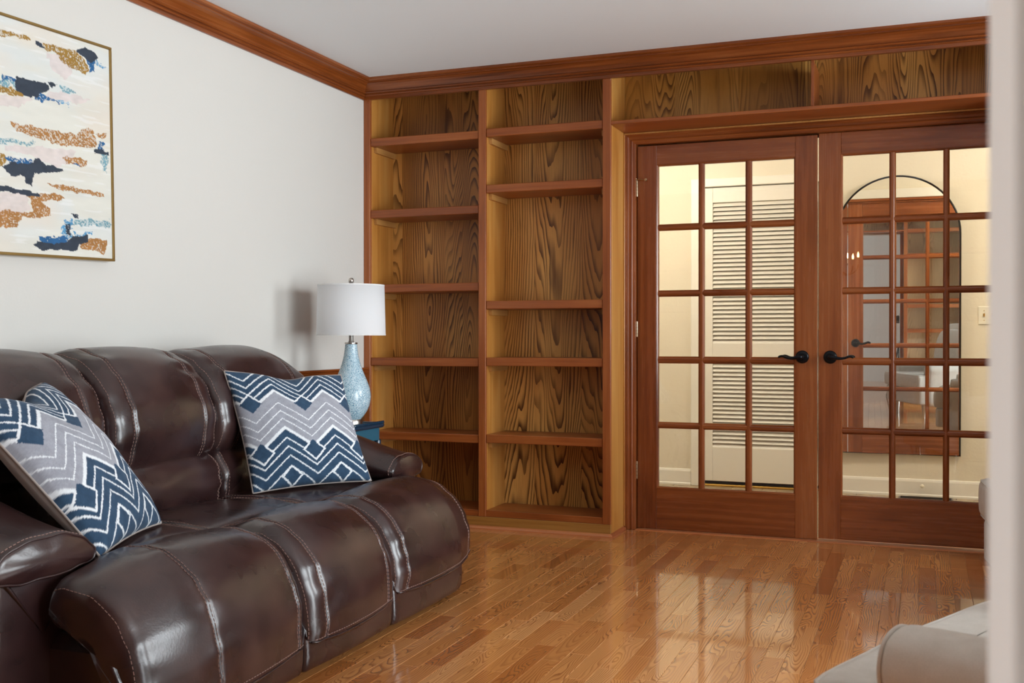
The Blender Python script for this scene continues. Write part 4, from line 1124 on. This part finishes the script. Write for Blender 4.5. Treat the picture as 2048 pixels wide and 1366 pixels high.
for nm, b in (('frame_rail', (-0.016, 0.018, -PW-fwid, fwid, -fwid, -0.0005)), ('frame_rail', (-0.016, 0.018, -PW-fwid, fwid, PH+0.0005, PH+fwid)),
              ('frame_rail', (-0.0159, 0.0179, 0.0005, fwid, -0.0005, PH+0.0005)), ('frame_rail', (-0.0159, 0.0179, -PW-fwid, -PW-0.0005, -0.0005, PH+0.0005))):
    MB().box(*b, 0.0015).build(nm, 'gold_frame', pt)

# ------------------------------------------------------------------ armchairs (local frame: front looks along -x)
def armchair(loc, rz, label, cat='armchair'):
    t = thing('armchair', loc, label, cat, 'pale linen armchairs facing the sofa', rz)
    FB = 'linen_grey'
    def lb(L, nm, mat=FB):
        mb = MB(); mb.v, mb.f = L.vs, L.fs; o = mb.build(nm, mat, t, True); return o
    up = lambda p, q, s: (p, q, s)
    # base: plan outline lofted upwards
    bo = [(-0.425, -0.36), (-0.435, -0.15), (-0.44, 0.0), (-0.435, 0.15), (-0.425, 0.36), (-0.30, 0.385), (0.0, 0.39), (0.33, 0.385), (0.38, 0.30), (0.38, -0.30), (0.33, -0.385), (0.0, -0.39), (-0.30, -0.385)]
    lb(Loft(bo, 0.150, 0.315, up, rad=0.018, n=8, k=4, cap=0.002), 'seat_base')
    so = [(-0.440, -0.375), (-0.455, -0.15), (-0.46, 0.0), (-0.455, 0.15), (-0.440, 0.375), (-0.37, 0.39), (-0.315, 0.375), (-0.30, 0.285), (-0.1, 0.28), (0.16, 0.275), (0.18, 0.22), (0.18, -0.22), (0.16, -0.275), (-0.1, -0.28), (-0.30, -0.285), (-0.315, -0.375), (-0.37, -0.39)]
    L = Loft(so, 0.318, 0.468, up, rad=0.03, n=8, puff=0.006, k=4, cap=None); cu = lb(L, 'seat_cushion')
    pm = MB()
    for z in (0.328, 0.458): pm.tube([(p[0], p[1], z) for p in L.sec(z, 0.001)], 0.004, 6, closed=True)
    pm.build('piping', FB, cu, True)
    # arms lofted along x
    for sg in (-1, 1):
        pa = [(0.292, 0.155), (0.288, 0.36), (0.284, 0.48), (0.280, 0.525), (0.302, 0.560), (0.350, 0.572), (0.400, 0.556), (0.418, 0.515), (0.408, 0.46), (0.398, 0.34), (0.392, 0.155)]
        def aw(y, z, s): k = max(0, s-(-0.25)); return (sg*y, z+0.0*k)
        L = Loft(pa, -0.315, 0.36, lambda p, q, s: (s, p, q), rad=0.028, n=16, puff=0.004, warp=aw, k=5, cap=0.008)
        ao = lb(L, 'arm'); pm = MB(); pm.tube([(-0.312+0.004, p[0], p[1]) for p in L.sec(-0.305, 0.001)], 0.0035, 6, closed=True); pm.build('piping', FB, ao, True)
    bp2 = [(0.20, 0.32), (0.19, 0.50), (0.22, 0.74), (0.255, 0.93), (0.30, 0.985), (0.36, 0.975), (0.395, 0.91), (0.385, 0.60), (0.375, 0.32)]
    lb(Loft(bp2, -0.375, 0.375, lambda p, q, s: (p, s, q), rad=0.05, n=16, puff=0.012, k=5), 'back')
    bc = [(0.12, 0.475), (0.08, 0.52), (0.07, 0.64), (0.10, 0.80), (0.15, 0.90), (0.20, 0.91), (0.225, 0.84), (0.20, 0.66), (0.185, 0.50)]
    lb(Loft(bc, -0.275, 0.275, lambda p, q, s: (p, s, q), rad=0.05, n=16, puff=0.02, k=5), 'back_cushion')
    for x in (-0.32, 0.32):
        for y in (-0.31, 0.31):
            MB().lathe([(0.0, 0.0), (0.013, 0.0), (0.022, 0.10), (0.026, 0.156), (0.0, 0.156)], x, y, 0.0, 14).build('leg', 'nickel', t, 'auto')
    return t
armchair((0.700, 4.26, 0), R(8), 'pale grey linen armchair close to the right french door, mostly behind the wall edge')
chb = armchair((0.3875, 1.965, 0), R(-24), 'pale grey linen armchair nearest the camera at the bottom right corner')
# striped pillow on the far chair
def stripes(U, V):
    s = (np.abs(((U*5.0) % 1)-0.5) < 0.20).astype(float)[..., None]
    c = np.array(lin((236, 234, 230)))*(1-s)+np.array(lin((150, 152, 160)))*s
    return c*(0.94+0.12*fbm(U*200, V*200, 4, 1))[..., None]
throw_pillow('striped_pillow', (0.640, 4.460, 0.50), (0.695, 4.040, 0.50), (0.765, 4.460, 0.905), (0.82, 4.040, 0.905), 0.13,
             'white and grey striped pillow on the armchair by the french door', 'pillow', None, stripes, n=90, dent=0.0, seed=9, backmat='linen_white')

# ------------------------------------------------------------------ chandelier behind the camera (seen only as reflections)
chx, chy, chz = -0.80, -0.35, 1.83
ch = thing('chandelier', (chx, chy, chz), 'small dark chandelier with lit candle bulbs, reflected in mirror and door glass', 'chandelier')
MB().tube([(0, 0, -0.12), (0, 0, ZC-chz-0.02)], 0.006, 8).build('stem', 'black_metal', ch, True)
MB().lathe([(0, -0.17), (0.015, -0.16), (0.02, -0.14), (0.03, -0.12), (0.018, -0.09), (0.0, -0.08)], 0, 0, 0, 20).build('hub', 'black_metal', ch, True)
MB().lathe([(0.06, ZC-chz-0.002), (0.06, ZC-chz-0.02), (0.0, ZC-chz-0.03)], 0, 0, 0, 24).build('canopy', 'black_metal', ch, 'auto')
for k in range(5):
    a = 2*math.pi*k/5+0.35; ca, sa = math.cos(a), math.sin(a)
    pts = catmull([(0.02*ca, 0.02*sa, -0.13), (0.10*ca, 0.10*sa, -0.17), (0.18*ca, 0.18*sa, -0.13), (0.20*ca, 0.20*sa, -0.07)], 6, False)
    MB().tube([tuple(p) for p in pts], 0.005, 8).build('arm', 'black_metal', ch, True)
    cdl = MB().lathe([(0.022, -0.07), (0.024, -0.064), (0.010, -0.06), (0.010, 0.0), (0.0, 0.0)], 0.20*ca, 0.20*sa, 0, 14).build('candle', 'white_plastic', ch, 'auto')
    MB().lathe([(0.006, 0.0), (0.013, 0.018), (0.012, 0.030), (0.006, 0.048), (0.001, 0.062)], 0.20*ca, 0.20*sa, 0.0005, 14).build('bulb', 'bulb_glow', cdl, True)

# ------------------------------------------------------------------ camera on tripod (visible in the arched mirror)
tp = thing('camera_tripod', (0.02, -0.12, 0), 'black camera on a tripod in the opening, seen in the arched mirror', 'tripod')
fwv = Vector((-math.sin(YAW), math.cos(YAW), 0)); rtv = Vector((math.cos(YAW), math.sin(YAW), 0)); upv = Vector((0, 0, 1))
M4 = Matrix((tuple(rtv)+(0,), tuple(upv)+(0,), tuple(fwv)+(0,), (0, 0, 0, 1))).transposed()
o3 = Vector((0, 0, CAM_H))
def camloc(x, y, z): return o3+rtv*x+upv*y+fwv*z
adopt(MB().lathe([(0.034, -0.030), (0.036, -0.032), (0.038, -0.05), (0.038, -0.10), (0.033, -0.11), (0.033, -0.135), (0, -0.135)], 0, 0, CAM_H, 28, M4).build('lens', 'black_plastic', None, 'auto'), tp)
adopt(MB().lathe([(0.0, -0.045), (0.031, -0.040)], 0, 0, CAM_H, 28, M4).build('lens_glass', 'black_metal', None, True), tp)
bb = MB().box(-0.07, 0.07, -0.055, 0.045, -0.185, -0.136, 0.012); bb.box(-0.028, 0.028, 0.046, 0.075, -0.18, -0.136, 0.01)
bb.v = [tuple(camloc(*v)) for v in bb.v]; adopt(bb.build('camera_body', 'black_plastic'), tp)
hb = camloc(0, -0.056, -0.16)
adopt(MB().tube([tuple(hb), (hb.x, hb.y, 0.62)], 0.016, 12).build('centre_column', 'black_metal', None, True), tp)
for k in range(3):
    a = R(90+120*k)+YAW; adopt(MB().tube([(hb.x, hb.y, 0.80), (hb.x+0.36*math.cos(a)*0.8, hb.y+0.36*math.sin(a)*0.8, 0.004)], [0.014, 0.009], 10).build('leg', 'black_metal', None, True), tp)
for pob in [o for o in bpy.data.objects if o.type == 'MESH' and o.name.startswith('floor_rear')]:
    n_ = len(pob.data.polygons); add_attr(pob.data, [(0.5, 0.4)]*n_); add_px(pob.data, [0.0]*len(pob.data.vertices))
